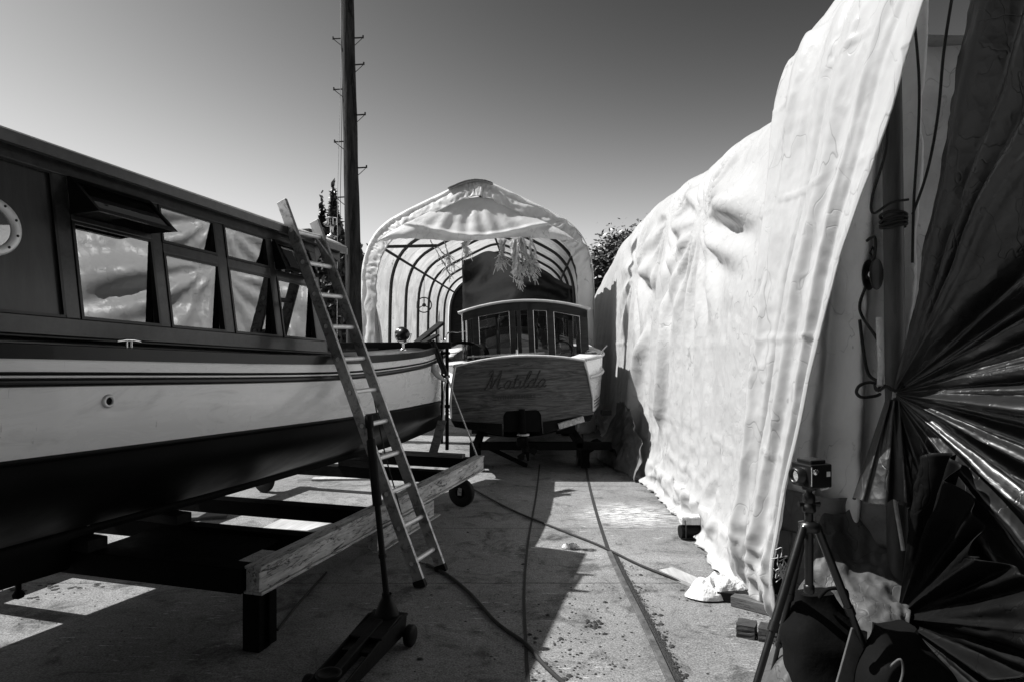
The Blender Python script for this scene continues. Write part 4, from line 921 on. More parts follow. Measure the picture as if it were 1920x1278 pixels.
# ================================================================ WHITE TARPAULINS
def wx(z, top):        # x offset of the draped profile from wall line
    return 0
SIL = [(4.0, 3.45), (5.7, 3.45), (6.25, 3.50), (7.0, 3.50), (7.9, 3.56), (8.8, 3.60), (9.8, 3.66), (12.2, 3.6), (13.8, 3.42), (16, 3.1), (18.4, 2.74), (21, 2.2)]
def ztop(y): return sm(y, SIL)+.05*N(y*.9)+.03*N(y*2.3, 4)
def base_x(y): return sm(y, [(3.9, 1.64), (4.54, 1.42), (5.83, 1.49), (7.7, 1.45), (8.6, 1.30), (9.3, 1.22), (11, 1.5), (21, 1.9)])
tp = MB()
def tfun(u, v):
    y = lerp(4.15, 21, u**1.35); H = ztop(y); bx = base_x(y); wl = 1.60+.012*(y-4)
    # profile parameter v: 0 hem on the ground .. 1 far side hem
    pr = [(0, bx, .012), (.05, bx+.10, .06), (.10, lerp(bx, wl, .62), .20), (.16, lerp(bx, wl, .92), .42), (.30, wl+.02, 1.15), (.46, wl+.07, 2.1), (.56, wl+.18, H-.62), (.63, wl+.36, H-.2), (.69, wl+.62, H-.02), (.75, wl+1.1, H), (.83, wl+1.9, H-.05), (.90, wl+2.7, H-.5), (1, wl+3.0, .02)]
    x = sm(v, [(a, b) for a, b, c in pr]); z = sm(v, [(a, c) for a, b, c in pr])
    f = ss(0, .1, v)*(1-ss(.62, .72, v))
    low = 1-ss(.0, .3, v)
    d = 0
    # long vertical folds
    q = y*3.1+.6*N(y*.7, z*.9, 1)
    d += .022*(1-abs(N(q, z*.25, 3))*2.6)*f
    d += .04*N(y*1.1, z*.6, 9)*f
    # pointed tent folds hanging from the high point
    for yy, zz_, k, am in ((7.9, 3.0, 7, .03), (6.4, 2.75, 8, .028), (9.8, 2.6, 6, .03)):
        dy, dz = y-yy, zz_-z; r_ = math.hypot(dy, dz); an = math.atan2(dy, max(dz, -2)+1e-4)
        d += am*math.sin(an*k*2+1.3*N(yy, r_*2))*math.exp(-((r_-.7)/.7)**2)*f
    # sagging pocket below the eave
    for yy, zz_, am in ((5.35, 2.70, .15), (5.6, 2.45, .08), (8.9, 2.55, .10)):
        e = math.exp(-((y-yy)/.6)**2-((z-zz_-.25*(y-yy))/.16)**2); d += am*e*f
        e = math.exp(-((y-yy)/.6)**2-((z-zz_+.22-.25*(y-yy))/.10)**2); d -= am*.7*e*f
    # one strong sweeping fold
    yc = 7.45-.25*math.sin((z-.5)*1.6); e = (y-yc)
    if .55 < z < 2.3: d += (.13*math.exp(-(e/.10)**2)-.06*math.exp(-((e-.22)/.1)**2))*ss(.55, .9, z)*(1-ss(1.8, 2.3, z))*f
    yc = 8.55+.2*math.sin(z*2); e = y-yc
    if .3 < z < 1.9: d += (.17*math.exp(-(e/.13)**2))*ss(.3, .6, z)*(1-ss(1.4, 1.9, z))*f
    # crumpling near the ground
    cr = (1-abs(N(y*3.3, z*4.5, 2))*2)*.045+(1-abs(N(y*8, z*9, 6))*2)*.024
    d += cr*low*ss(0, .02, v)*1.1
    # small crinkles everywhere
    d += .005*(1-2*abs(N(y*9, z*7, 8)))*f
    for yc_ in (5.15, 6.1, 7.02, 8.1, 9.3, 10.6): d += .011*math.exp(-((y-yc_-.04*N(z*1.2, yc_))/.028)**2)*f
    for zc_ in (.82, 1.55, 2.35): d += .010*math.exp(-((z-zc_-.05*N(y*.8, zc_*3))/.018)**2)*f*ss(-.2, .3, N(y*1.1, zc_*5)+.15)
    if y < 5.4: d = d*(.25+.75*ss(4.5, 5.3, y))
    nx = 1 if v < .6 else lerp(1, 0, ss(.6, .7, v))
    hem = (1-ss(0, .06, v))
    x -= d*nx+hem*(.05*N(y*4, 2)+.03*N(y*11, 5)); z += (1-nx)*d*.3*(1-ss(.7, .74, v)); z = max(z, .012+.01*abs(N(y*9, v*30)))
    if v < .12: z += abs(.045*N(y*6, v*14, 3))*ss(0, .03, v)
    return V((x, y, z))
tp.grid(520, 190, tfun); big = thing('white_tarpaulin', 'long white tarpaulin draped like a wall over a laid-up boat, crumpled along its hem', 'tarpaulin', (1.5, 4.2, 0))
tp.build('side_sheet', 'tarp_w', big)
mb = MB()
def endw(u, v):
    x = lerp(1.82, 4.7, u); H = ztop(4.15)-.02-.5*ss(.8, 1, u)-.35*(1-ss(0, .12, u)); z = lerp(.02, H-.05*(1-ss(0, .12, u))-.25*(1-ss(0, .2, u)), v)
    return V((x, 4.22+.06*math.sin(u*26+2*N(u*3, v*4))*(1-v*.5)+.05*N(u*5, v*6, 4)+.02*N(u*20, v*16), z))
mb.grid(80, 80, endw); mb.build('end_sheet', 'tarp_g', big)

mb = MB()
def dsh(u, v):
    y = lerp(7.72, 9.6, u); H = sm(u, [(0, .34), (.25, .62), (.6, .80), (1, .72)])+.04*N(u*9); z = lerp(.02, H, v)
    x = lerp(base_x(y)-.02, 1.50, ss(0, 1, v)**.8)-.05+.05*N(y*3, z*4, 14)+.03*(1-2*abs(N(y*6, z*7, 2)))
    return V((x, y, z+.02*abs(N(y*8, v*5))))
mb.grid(70, 40, dsh); tag(mb.build('ground_sheet', 'tarp_dirty', solid=.004), 'dark dirty sheet crumpled against the foot of the white tarpaulin beside the launch', 'sheet')

# near sheet hung over the end
s2 = MB()
YL = [(0, 4.55), (.6, 4.42), (2, 4.34), (2.8, 4.33), (3.4, 4.36), (3.9, 4.4)]
YR = [(0, 3.80), (.5, 3.74), (.9, 3.66), (1.92, 3.30), (2.58, 2.94), (3.05, 2.70), (3.6, 2.46), (4.2, 2.2)]
PX = [(0, 1.58), (.12, 1.52), (.35, 1.50), (1, 1.56), (2, 1.63), (2.6, 1.69), (3, 1.72), (3.33, 1.80), (3.51, 1.91), (3.69, 2.06), (3.85, 2.25)]
def s2f(u, v):
    L = v*4.9
    if L < 3.85: z = L; x = sm(z, PX)
    else: t = (L-3.85)/1.05; z = 3.85+.14*math.sin(t*PI/2); x = 2.25+1.0*t
    zz_ = L if L < 3.9 else 3.9
    yl = sm(zz_, YL); yr = sm(min(L, 4.2), YR); y = lerp(yl, yr, u)
    rise = 0
    lf = 0
    for uc, wd, am in ((.22, .05, .045), (.44, .035, -.04), (.60, .05, .05), (.80, .018, .022), (.865, .02, -.02)):
        ce = uc+.03*math.sin(z*1.3+uc*9)+.015*N(z*1.6, uc*7); lf += am*math.exp(-((u-ce)/wd)**2)*(.35+.65*ss(-.2, .6, N(z*.6, uc*13)+.3))
    # folds parallel to the slanting edge
    q = u*5.5+.5*N(z*.6, 3)+z*.15
    f = ss(.1, .5, z)
    d = .05+.06*N(q*.9, z*.30, 11)*f+.022*math.sin(q*2.1+1.6*N(z*.7, u*2, 5))*f*(.2+.8*ss(0, .4, u))*(.6+.8*N(z*.5, q*.4, 8))
    d += .010*(1-2*abs(N(y*6+z*2, z*2.2, 21)))+.004*N(y*22, z*18, 2)
    d += .05*N(y*3, z*3.5, 31)*(1-ss(.2, .9, z))+.03*(1-2*abs(N(y*8, z*8, 5)))*(1-ss(.1, .8, z))
    d += lf
    for zc in (.95, 1.62, 2.42, 3.05): d += .010*math.exp(-((z-zc-.03*N(u*5, zc))/.012)**2)*ss(.1, .4, N(u*3.3, zc*7)+.45)
    d = .05+(d-.05)*(1-.75*ss(.82, 1, u))*(.4+.6*ss(0, .12, u))
    d += .02*math.exp(-((u-.97)/.03)**2)
    d += .05*math.exp(-(u/.04)**2)*.3
    if L > 3.4: return V((x-d*.7, y, z+rise+d*.2*ss(3.4, 3.8, L)))
    return V((x-d+.012*0, y, max(.014, z+rise+.02*N(y*9, z*3))))
s2.grid(150, 260, s2f); tag(s2.build('white_tarpaulin', 'tarp_w2', solid=.004), 'near white sheet hanging in long slanting folds in front of the larger tarpaulin', 'tarpaulin')

# grey inner sheets between the near sheet and the spar
def hang(name, x0, x1, Y, z0, z1, seed, mat, label, k=3, amp=.05, topx=None, nu=60, nv=90, parent=None, hemz=0, solid=.004, tiltx=0):
    mb = MB()
    def f(u, v):
        z = lerp(z0+hemz*u, z1, v); xa = lerp(x0, topx[0], v) if topx else x0; xb = lerp(x1, topx[1], v) if topx else x1
        x = lerp(xa, xb, u); Yk = Y+(1.88-x)*tiltx; d = amp*math.sin(u*k*2*PI+1.5*N(u*2, v*2, seed))*(1-.4*v)+.03*N(x*4, z*3, seed)+.012*(1-2*abs(N(x*9, z*8, seed)))
        return V((x+.02*N(z*3, u*3, seed), Yk+d, z+.015*N(x*8, 2, seed)*(1-v)))
    mb.grid(nu, nv, f); o = mb.build(name, mat, parent, solid=solid)
    if not parent: tag(o, label, 'sheet')
    return o
hang('hanging_sheet', 1.62, 2.12, 3.95, .50, 3.4, 3, 'tarp_shade', 'shaded white sheet with a darker hem hanging behind the tripod camera', 3, .085, (1.75, 2.2), hemz=.07, tiltx=1.1)
mb = MB(); mb.grid(40, 12, lambda u, v: V((lerp(1.60, 2.12, u), 3.88+(1.86-lerp(1.60, 2.12, u))*1.1+.05*math.sin(u*4*PI)+.02*N(u*5, v*3), lerp(.44+.06*u, .70+.02*u, v)))); tag(mb.build('sheet_hem', 'tarp_dirty', solid=.004), 'dark heavy hem strip across the foot of the shaded sheet', 'sheet')
hang('crumpled_sheet', 1.66, 2.18, 4.08, .02, .62, 8, 'tarp_g', 'grey crumpled tarpaulin below the hemmed sheet, behind the tripod', 1.5, .07, nu=50, nv=50, tiltx=.9)
# crumpled skirt at the tripod's feet
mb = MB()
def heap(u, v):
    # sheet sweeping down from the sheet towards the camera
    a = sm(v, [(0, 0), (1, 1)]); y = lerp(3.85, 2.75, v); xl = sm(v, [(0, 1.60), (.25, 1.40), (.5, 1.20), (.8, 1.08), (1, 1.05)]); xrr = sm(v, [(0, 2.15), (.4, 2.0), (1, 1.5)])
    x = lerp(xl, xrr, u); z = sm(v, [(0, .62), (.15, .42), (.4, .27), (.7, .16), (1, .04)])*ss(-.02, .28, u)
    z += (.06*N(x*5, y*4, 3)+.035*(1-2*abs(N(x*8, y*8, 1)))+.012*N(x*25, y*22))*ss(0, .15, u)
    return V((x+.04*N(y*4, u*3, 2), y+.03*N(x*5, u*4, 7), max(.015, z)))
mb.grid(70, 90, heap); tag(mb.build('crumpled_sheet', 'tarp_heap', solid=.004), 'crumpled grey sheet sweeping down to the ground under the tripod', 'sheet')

# spar / mast pole
sp0 = V((2.05, 3.62, 0)); sp1 = V((1.97, 3.56, 3.75))
tag(MB().tube([sp0.lerp(sp1, i/20) for i in range(21)], [lerp(.052, .046, i/20)*(1+.03*N(i*.6)) for i in range(21)], 18).build('spar', 'spar'), 'upright round timber spar lashed with rope beside the black tarpaulin', 'pole')
def at(z): return sp0.lerp(sp1, z/3.75)
mb = MB()
for z_ in (2.20, 2.215, 2.235, 2.26): mb.tube([at(z_)+V((math.cos(a)*.062, math.sin(a)*.062, .01*math.sin(a*1.3+z_*40))) for a in [2*PI*i/20 for i in range(21)]], .008, 6)
mb.tube(smooth_path([at(2.33)+V((.05, -.05, 0)), at(2.31)+V((-.05, -.07, .0)), at(2.27)+V((-.13, -.05, -.01)), at(2.32)+V((-.13, -.04, .03)), at(2.6)+V((-.06, -.05, 0)), at(2.9)+V((-.05, -.05, 0))], 8), .007, 6)
tag(mb.build('rope_lashing', 'rope_d'), 'dark rope lashed in several turns round the upper spar', 'rope')
cable('rope', [at(3.5)+V((.06, -.06, 0)), at(2.9)+V((.09, -.09, 0)), at(2.3)+V((.055, -.09, 0)), at(2.0)+V((.05, -.08, 0))], .007, 'rope_d', 'thin dark line running down the right side of the spar', 'rope')
cable('rope', [V((2.02, 3.05, 3.45)), V((2.03, 3.2, 3.0)), V((2.06, 3.3, 2.7)), V((2.07, 3.4, 2.45)), at(2.25)+V((.06, -.07, 0))], .007, 'rope_d', 'black line curving up over the dark tarpaulin towards the top edge', 'rope')
cable('rope', [at(1.35)+V((-.045, -.075, 0)), at(1.25)+V((-.06, -.085, 0)), at(1.0)+V((-.052, -.085, 0)), at(.8)+V((-.055, -.08, 0)), at(.62)+V((-.03, -.08, 0)), at(.52)+V((-.015, -.08, 0))], .010, 'rope_w', 'pale twisted rope hanging down the spar below the gathered knot', 'rope')
# black hook clamp left of the spar
cable('hook', [P(1652, 722, 3.5), P(1632, 716, 3.45), P(1612, 722, 3.42), P(1606, 735, 3.42), P(1616, 744, 3.42), P(1640, 742, 3.46), P(1650, 738, 3.5)], .008, 'rope_d', 'black bent hook sticking out beside the gathered tarpaulin knot', 'hook')
cable('rope', [P(1612, 600, 3.8), P(1618, 650, 3.75), P(1628, 700, 3.7), P(1650, 715, 3.6)], .009, 'rope_d', 'dark loop of rope hanging between the shaded sheet and the spar', 'rope')
cable('rope', [P(1625, 452, 3.75), P(1640, 445, 3.7), P(1640, 480, 3.7), P(1626, 530, 3.75), P(1612, 580, 3.8), P(1640, 628, 3.65), P(1650, 645, 3.6)], .008, 'rope_d', 'thin black rope looping through the block beside the spar', 'rope')
# pulley block
p = P(1636, 515, 3.72)
pb_ = thing('pulley_block', 'dark oval pulley block hanging to the left of the spar', 'pulley', p)
ax2 = V((.3, -1, 0)).normalized(); 
mb = MB()
for s in (-1, 1):
    ring = [p+ax2*.022*s+(V((1, .3, 0)).normalized()*math.cos(a)*.045+UZ*math.sin(a)*.085)@Matrix.Identity(3) for a in [2*PI*i/20 for i in range(20)]]
    mb.prism(ring, ax2*.010*s)
mb.build('cheek_plate', 'trim', pb_, bevel=.002)
MB().lathe([(.001, -.018), (.036, -.018), (.028, 0), (.036, .018), (.001, .018)], p, ax2, 18).build('sheave', 'chrome', pb_)
MB().tube([p+UZ*.08, p+UZ*.12+V((.015, 0, 0)), p+UZ*.15, p+UZ*.12-V((.015, 0, 0)), p+UZ*.08], .007, 6).build('becket', 'trim', pb_)

# ================================================================ BLACK TARPAULIN gathered at the spar
Tn = V((1.95, 3.49, 1.33)); hx = V((.10, -1, 0)).normalized(); nx_ = V((-1, -.10, 0)).normalized()
def fan(name, O, th0, th1, rmax, amp, k, seed, label, mat='tarp_b', rmin=.02, nu=340, nv=120, hx=hx, nx_=nx_, big_=None):
    mb = MB()
    def f(u, v):
        th = lerp(th0, th1, u); r = rmin+(rmax(th) if callable(rmax) else rmax)*v**1.35
        kk = th*k+1.6*N(th*2.2, seed)+.7*N(th*7, seed, r*.5)
        w = 1-2*abs(math.sin(kk/2))**.65
        a = min(r*.11, amp+.035*r)
        d = a*w*.8+a*.35*math.sin(kk*2.7+3*N(seed, th*3))*ss(.15, .6, r)
        d += .05*N(r*1.5, th*3, seed)*ss(.4, 1, r)+.012*(1-2*abs(N(r*5, th*12, seed+2)))*ss(.3, .8, r)+.0035*N(r*30, th*60, seed)*ss(.1, .4, r)
        if big_: d += big_(th, r)
        return O+hx*r*math.cos(th)+UZ*r*math.sin(th)+nx_*d
    mb.grid(nu, nv, f); o = mb.build(name, mat, solid=.003); return tag(o, label, 'tarpaulin')
def rm(th):      # ragged outline
    d = math.degrees(th)
    return sm(d, [(-92, .48), (-80, .60), (-60, 1.0), (-45, 1.5), (-20, 2.1), (0, 2.3), (30, 2.6), (60, 2.6), (79, 2.5), (84, 2.4)])*(1+.05*N(th*14))
fan('black_tarpaulin', Tn, R(-92), R(77), rm, .05, 25, 3, 'large glossy black tarpaulin gathered to a knot on the spar and fanning out in folds', big_=lambda th, r: -.60*r*max(0, math.sin(th))*ss(0, R(10), th)*(1-ss(R(42), R(66), th))-.30*r*max(0, -math.sin(th))*(1-ss(R(60), R(85), -th))-.06*ss(R(66), R(76), th)*ss(0, .5, r))
T2n = V((1.95, 3.46, .20))
fan('black_tarpaulin', T2n, R(-18), R(78), lambda th: .62+.3*abs(math.sin(th*4)), .04, 18, 12, 'small black tarpaulin fan tied low on the spar near the ground', nu=180, nv=60, mat='tarp_bm')
hx3 = V((-.55, -.8, 0)).normalized()
fan('black_tarpaulin', V((2.42, 3.5, 1.0)), R(-90), R(12), 2.6, .08, 7, 22, 'dark backing tarpaulin behind the gathered one at the right edge', hx=V((.0, -1, 0)), nx_=V((-1, 0, 0)), nu=120, nv=50, mat='tarp_bm')
tag(MB().tube([Tn+V((-.02, -.0, .03))+V((math.cos(a)*.07, math.sin(a)*.06, .015*math.sin(a*5))) for a in [i*.4 for i in range(48)]], .006, 5).build('lashing', 'rope_d'), 'dark cord binding the gathered tarpaulin to the spar', 'cord')
mb = MB(); c = P(1648, 700, 3.45)
cable('tie_end', [P(1648, 595, 3.5), P(1650, 640, 3.49), P(1652, 690, 3.48), P(1650, 722, 3.46)], .016, 'cloth', 'twisted pale strip of sheeting tucked against the spar above the knot', 'strip')
# tail of the black tarp gathered below the knot
mb = MB(); mb.grid(40, 50, lambda u, v: (lambda a, z: V((1.94+.10*math.cos(a)*(.25+1.1*v)-.05*v, 3.48+.10*math.sin(a)*(.25+v)+.02*math.sin(a*7), z)))(2*PI*u, lerp(1.30, .80, v)+.05*N(u*6, 2)*v)); tag(mb.build('tarpaulin_tail', 'tarp_b'), 'black gathered tail of tarpaulin hanging straight below the knot', 'tarpaulin')
# ================================================================ ground clutter
tag(MB().bar(G(1248, 1068, .015), G(1318, 1098, .015), .12, .028).build('plank', 'pale_wood', bevel=.002), 'grey plank lying on the ground under the cable by the white cloth', 'plank')
mb = MB()
def cl_(u, v):
    a = 2*PI*u; r = v; c = G(1343, 1118, 0); rx = .20*(1+.22*N(math.cos(a)*1.3, math.sin(a)*1.3, 4)); ry = .115*(1+.3*N(math.cos(a)*1.5, math.sin(a)*1.5, 9))
    x = math.cos(a)*rx*r; y = math.sin(a)*ry*r
    z = .012+.075*(1-r**3)*(1+.7*N(x*13, y*13, 3))+.03*(1-2*abs(N(x*22, y*22, 8)))*(1-r**4)+.015*(1-2*abs(N(x*9+y*20, y*9, 5)))*(1-r**4)
    return V((c.x+x, c.y+y, max(.004, z)))
mb.grid(64, 24, cl_); tag(mb.build('crumpled_cloth', 'cloth'), 'crumpled pale cloth dropped on the ground at the cable end', 'cloth')
mb = MB(); c = G(1069, 1027, 0)
for dx, dy, rx, ry, h in ((-.03, 0, .035, .03, .032), (.02, .005, .04, .028, .036), (.05, -.01, .025, .02, .02)):
    mb.grid(20, 10, lambda u, v, dx=dx, dy=dy, rx=rx, ry=ry, h=h: c+V((dx+math.cos(2*PI*u)*rx*math.sin(PI/2*v)*(1+.3*N(u*5, v*3)), dy+math.sin(2*PI*u)*ry*math.sin(PI/2*v), .004+h*math.cos(PI/2*v)*(1+.25*N(u*9, v*7)))))
tag(mb.build('old_glove', 'cloth'), 'small crumpled grey work glove lying between the rails', 'glove')
# roller with white top under the hem
p = G(1283, 1010, 0)
ro = thing('roller', 'short black roller with a strap lying under the edge of the white tarpaulin', 'roller', p)
MB().tube([p+V((-.035, 0, .062)), p+V((.30, .04, .062))], .052, 18).build('drum', 'black', ro)
MB().tube([p+V((-.0, -.056, .03)), p+V((-.0, -.058, .12)), p+V((.0, -.02, .17))], .004, 6).build('cord', 'rope_d', ro)
MB().box(p+V((.08, .02, .155)), (.22, .10, .07)).build('pad', 'cloth', ro, bevel=.012)
# offcuts under the near sheet
for k, (px, py, a, l_, mat, lab) in enumerate(((1415, 1132, .3, .26, 'timber', 'ribbed timber offcut poking out under the near sheet'), (1398, 1118, -.15, .34, 'timber_d', 'dark timber offcut lying beneath the hem of the tarpaulin'))):
    o = MB().box(V((0, 0, 0)), (l_, .09, .06)).build('timber_offcut', mat, bevel=.003); o.location = G(px, py, .031)+UZ*.001; o.rotation_euler = (0, 0, -a-.4); tag(o, lab, 'timber')
tag(MB().bar(P(1447, 1110, 3.95), P(1466, 1042, 3.97), .05, .05).build('post_stub', 'timber_d', bevel=.003), 'short dark leaning post at the corner of the near sheet', 'post')
# bricks
br = thing('brick_kerb', 'row of dark mottled bricks beside the tripod foot', 'brick row', G(1405, 1195, 0))
for k in range(3):
    c = G(1400, 1190, 0)+V((.10*k*1.0, -.055*k, 0)); rb = Matrix.Rotation(-.5+random.uniform(-.05, .05), 3, 'Z'); o = MB(); o.grid(14, 10, lambda u, v: (lambda a, z: c+rb@V((max(-.05, min(.05, .075*math.cos(a)))*(1+.08*N(u*9, v*6, k)), max(-.05, min(.05, .075*math.sin(a)))*(1+.08*N(u*8, v*5, k+4)), .002+.068*z+.004*N(u*9, v*9, k))))(2*PI*u, v), False); o.add([o.v[i*11+10] for i in range(14)], [tuple(range(14))]); o = o.build('brick', 'brick', br)
# net of frayed string near the post
mb = MB()
for k in range(26):
    c = P(1468+random.gauss(0, 6), 1065+random.gauss(0, 10), 3.7); mb.tube(smooth_path([c, c+V((random.gauss(0, .02), 0, random.gauss(0, .03))), c+V((random.gauss(0, .03), 0, random.gauss(0, .03)))], 4), .0025, 4)
tag(mb.build('frayed_string', 'rope_w'), 'tangle of frayed pale string beside the leaning post', 'string')

# ================================================================ TRIPOD + CAMERA + BAG
ap = P(1517, 985, 2.75)
tri = thing('tripod', 'black camera tripod standing in front of the hanging sheets', 'tripod', (ap.x, ap.y, 0))
for ft in (V((.80, 2.52, 0)), V((1.60, 2.86, 0)), V((1.22, 3.22, 0))):
    d = (ft-ap); n_ = d.normalized(); st = ap+V((d.x, d.y, 0)).normalized()*.035
    d = ft-st
    L = MB().tube([st, st+d*.42], .0165, 10).build('leg', 'cam', tri)
    MB().tube([st+d*.40, st+d*.44], .020, 10).build('leg_lock', 'cam', L)
    MB().tube([st+d*.42, st+d*.74], .0135, 10).build('leg_section', 'cam', L)
    MB().tube([st+d*.72, st+d*.75], .0165, 10).build('leg_lock', 'cam', L)
    MB().tube([st+d*.74, st+d*1.0], .0105, 8).build('leg_section', 'cam', L)
    MB().lathe([(.001, -.012), (.008, -.012), (.008, .012), (.001, .012)], st, V((-n_.y, n_.x, 0)), 10).build('hinge_bolt', 'chrome', L)
MB().lathe([(.001, -.02), (.04, -.02), (.042, .012), (.02, .02)], ap, UZ, 18).build('shoulder', 'cam', tri)
MB().tube([ap-UZ*.265, ap+UZ*.06], .0165, 12).build('centre_column', 'cam', tri)
MB().lathe([(.017, .0), (.021, .005), (.021, .03), (.016, .035)], ap-UZ*.27, UZ, 14).build('column_end', 'cam', tri)
mb = MB(); mb.lathe([(.02, .055), (.026, .06), (.026, .085), (.02, .09), (.024, .1), (.024, .125), (.012, .135), (.012, .145), (.028, .148), (.028, .158)], ap, UZ, 18); mb.build('ball_head', 'cam', tri)
for s in (-1, 1): MB().tube([ap+V((.02*s, 0, .09)), ap+V((.042*s, 0, .088))], [.006, .012], 10).build('head_knob', 'cam', tri)
cc = ap+UZ*.158
rz = Matrix.Rotation(R(18), 3, 'Z')
cm = thing('medium_format_camera', 'boxy black camera mounted on the tripod with a small pale sticker', 'camera', cc)
MB().box(cc+rz@V((.012, 0, .050)), (.105, .11, .095), rz).build('camera_body', 'cam', cm, bevel=.006)
MB().box(cc+rz@V((.010, 0, .104)), (.075, .08, .016), rz).build('finder_hood', 'cam', cm, bevel=.004)
MB().lathe([(.036, 0), (.036, .018), (.031, .022), (.031, .034), (.024, .034), (.022, .02)], cc+rz@V((-.041, 0, .048)), rz@V((-1, 0, 0)), 24).build('lens', 'cam', cm)
MB().lathe([(.001, 0), (.024, 0)], cc+rz@V((-.066, 0, .048)), rz@V((-1, 0, 0)), 20).build('lens_glass', 'glass2', cm)
MB().box(cc+rz@V((.045, -.0558, .058)), (.017, .002, .020), rz).build('sticker', 'paper', cm)
mb = MB(); mb.lathe([(.012, 0), (.012, .01), (.001, .01)], cc+rz@V((-.02, -.055, .07)), rz@V((0, -1, 0)), 14); mb.tube([cc+rz@V((-.038, -.057, .015)), cc+rz@V((-.038, -.057, .09))], .003, 5); mb.build('knob', 'chrome', cm)
MB().tube([cc+rz@V((.02, -.04, -.004)), cc+rz@V((.05, -.05, .004))], .006, 6).build('cable_release', 'rope_w', cm)
# strap end hanging from the camera
cable('strip', [cc+V((.035, .03, .0)), ap+V((.03, .04, .07)), ap+V((.035, .04, -.0)), ap+V((.02, .03, -.05))], .004, 'rope_w', 'thin pale strap hanging from the camera behind the tripod head', 'strap')
# camera bag
bagc = V((1.40, 2.95, 0))
bag = thing('camera_bag', 'black rucksack with a grey flap standing open under the tripod', 'bag', bagc)
mb = MB()
def bagf(u, v):
    a = 2*PI*u; zz_ = v*.50; w = .17*(1-.55*ss(.55, 1, v)**1.3); dd = .13*(1-.6*ss(.5, 1, v))
    ca, sa = math.cos(a), math.sin(a); e = .65
    x = w*abs(ca)**e*(1 if ca > 0 else -1); y = dd*abs(sa)**e*(1 if sa > 0 else -1)
    return bagc+V((x-.12*v*.6+.015*N(u*6, v*5), y+.05*v+.015*N(u*5, v*6, 2), zz_+.015*N(u*4, 3)*v))
mb.grid(48, 24, bagf); mb.add([bagf(i/48, 1) for i in range(48)], [tuple(range(48))]); mb.build('bag_body', 'canvas', bag)
mb = MB(); q0 = bagc+V((-.02, -.16, .0))
mb.prism([q0+V((-.06, -.01, .20)), q0+V((.02, .02, .42)), q0+V((.09, .03, .40)), q0+V((.05, -.005, .13)), q0+V((.03, -.01, .05))], V((0, .012, 0))); mb.build('flap', 'canvas_l', bag, bevel=.003)
MB().tube(smooth_path([bagc+V((-.08, -.02, .50)), bagc+V((-.05, -.04, .545)), bagc+V((.02, -.04, .54)), bagc+V((.04, -.02, .48))], 6), .009, 6).build('handle', 'canvas', bag)
mb = MB(); bag2 = V((1.62, 2.78, 0))
b2g = thing('camera_bag', 'second black bag slumped to the right of the tripod', 'bag', bag2)
def bagg(u, v):
    a = 2*PI*u; w = .20*(1-.6*ss(.4, 1, v)**1.2); dd = .16*(1-.6*ss(.5, 1, v)); ca, sa = math.cos(a), math.sin(a)
    return bag2+V((w*abs(ca)**.7*(1 if ca > 0 else -1)-.06*v, dd*abs(sa)**.7*(1 if sa > 0 else -1), .44*v+.03*N(u*5, v*4)))
mb.grid(48, 24, bagg); mb.add([bagg(i/48, 1) for i in range(48)], [tuple(range(48))]); mb.build('bag_body', 'canvas', b2g)
MB().tube(smooth_path([bag2+V((-.16, -.14, .34)), bag2+V((-.13, -.16, .38)), bag2+V((-.12, -.16, .33)), bag2+V((-.14, -.16, .26))], 6), .005, 6).build('strap_loop', 'canvas_l', b2g)

# ================================================================ TREES
def tree(name, label, base, h, crowns, nleaf, mat, ls=.12, trunk=.18, group='trees beyond the yard'):
    t = thing(name, label, 'tree', base, group)
    mb = MB(); b = V(base)
    mb.tube([b, b+UZ*h*.3+V((.1, 0, 0)), b+UZ*h*.75], [trunk, trunk*.75, trunk*.25], 8)
    for c, r in crowns: mb.tube([b+UZ*h*.3, b+V(c)], [trunk*.4, trunk*.1], 5)
    mb.build('trunk', 'bark', t)
    mb = MB(); tot = sum(r[0]*r[1]*r[2] for c, r in crowns)
    for c, r in crowns:
        k = int(nleaf*r[0]*r[1]*r[2]/tot); cl = [V((random.gauss(0, 1), random.gauss(0, 1), random.gauss(0, 1))).normalized()*random.uniform(.45, 1) for _ in range(max(14, k//60))]
        for i in range(k):
            q = random.choice(cl)+V((random.gauss(0, .17), random.gauss(0, .17), random.gauss(0, .17)))
            if r[2] > 2.2*r[0]: f_ = max(.06, min(1, (1.08-q.z)*.62)); q.x *= f_*1.4; q.y *= f_*1.4
            p_ = b+V(c)+V((q.x*r[0], q.y*r[1], q.z*r[2])); a = V((random.gauss(0, 1), random.gauss(0, 1), random.gauss(0, .7))).normalized(); s = a.orthogonal().normalized(); w = ls*random.uniform(.5, 1.2)
            mb.add([p_-a*w*.6, p_+s*w*.3, p_+a*w*.6, p_-s*w*.3], [(0, 1, 2, 3)])
    mb.build('crown', mat, t)
tree('conifer', 'dark pointed conifer behind the climbing pole', (-5.75, 22, 0), 5.8, [((0, 0, 3.6), (.75, .75, 2.35)), ((-.45, .3, 2.9), (.7, .7, 2.5)), ((.5, .4, 2.4), (.9, .9, 1.9)), ((.3, 0, 1.6), (1.2, 1, 1.6))], 70000, 'leaf', .26)
tree('bushy_tree', 'dark bushy tree just visible above the cabin roof behind the ladder', (-7.6, 23, 0), 4.8, [((0, 0, 3.3), (1.3, 1.2, 1.5)), ((1.0, 0, 2.6), (1.0, 1, 1.6)), ((-1.5, 0, 2.5), (1.3, 1.2, 1.5))], 34000, 'leaf2', .17)
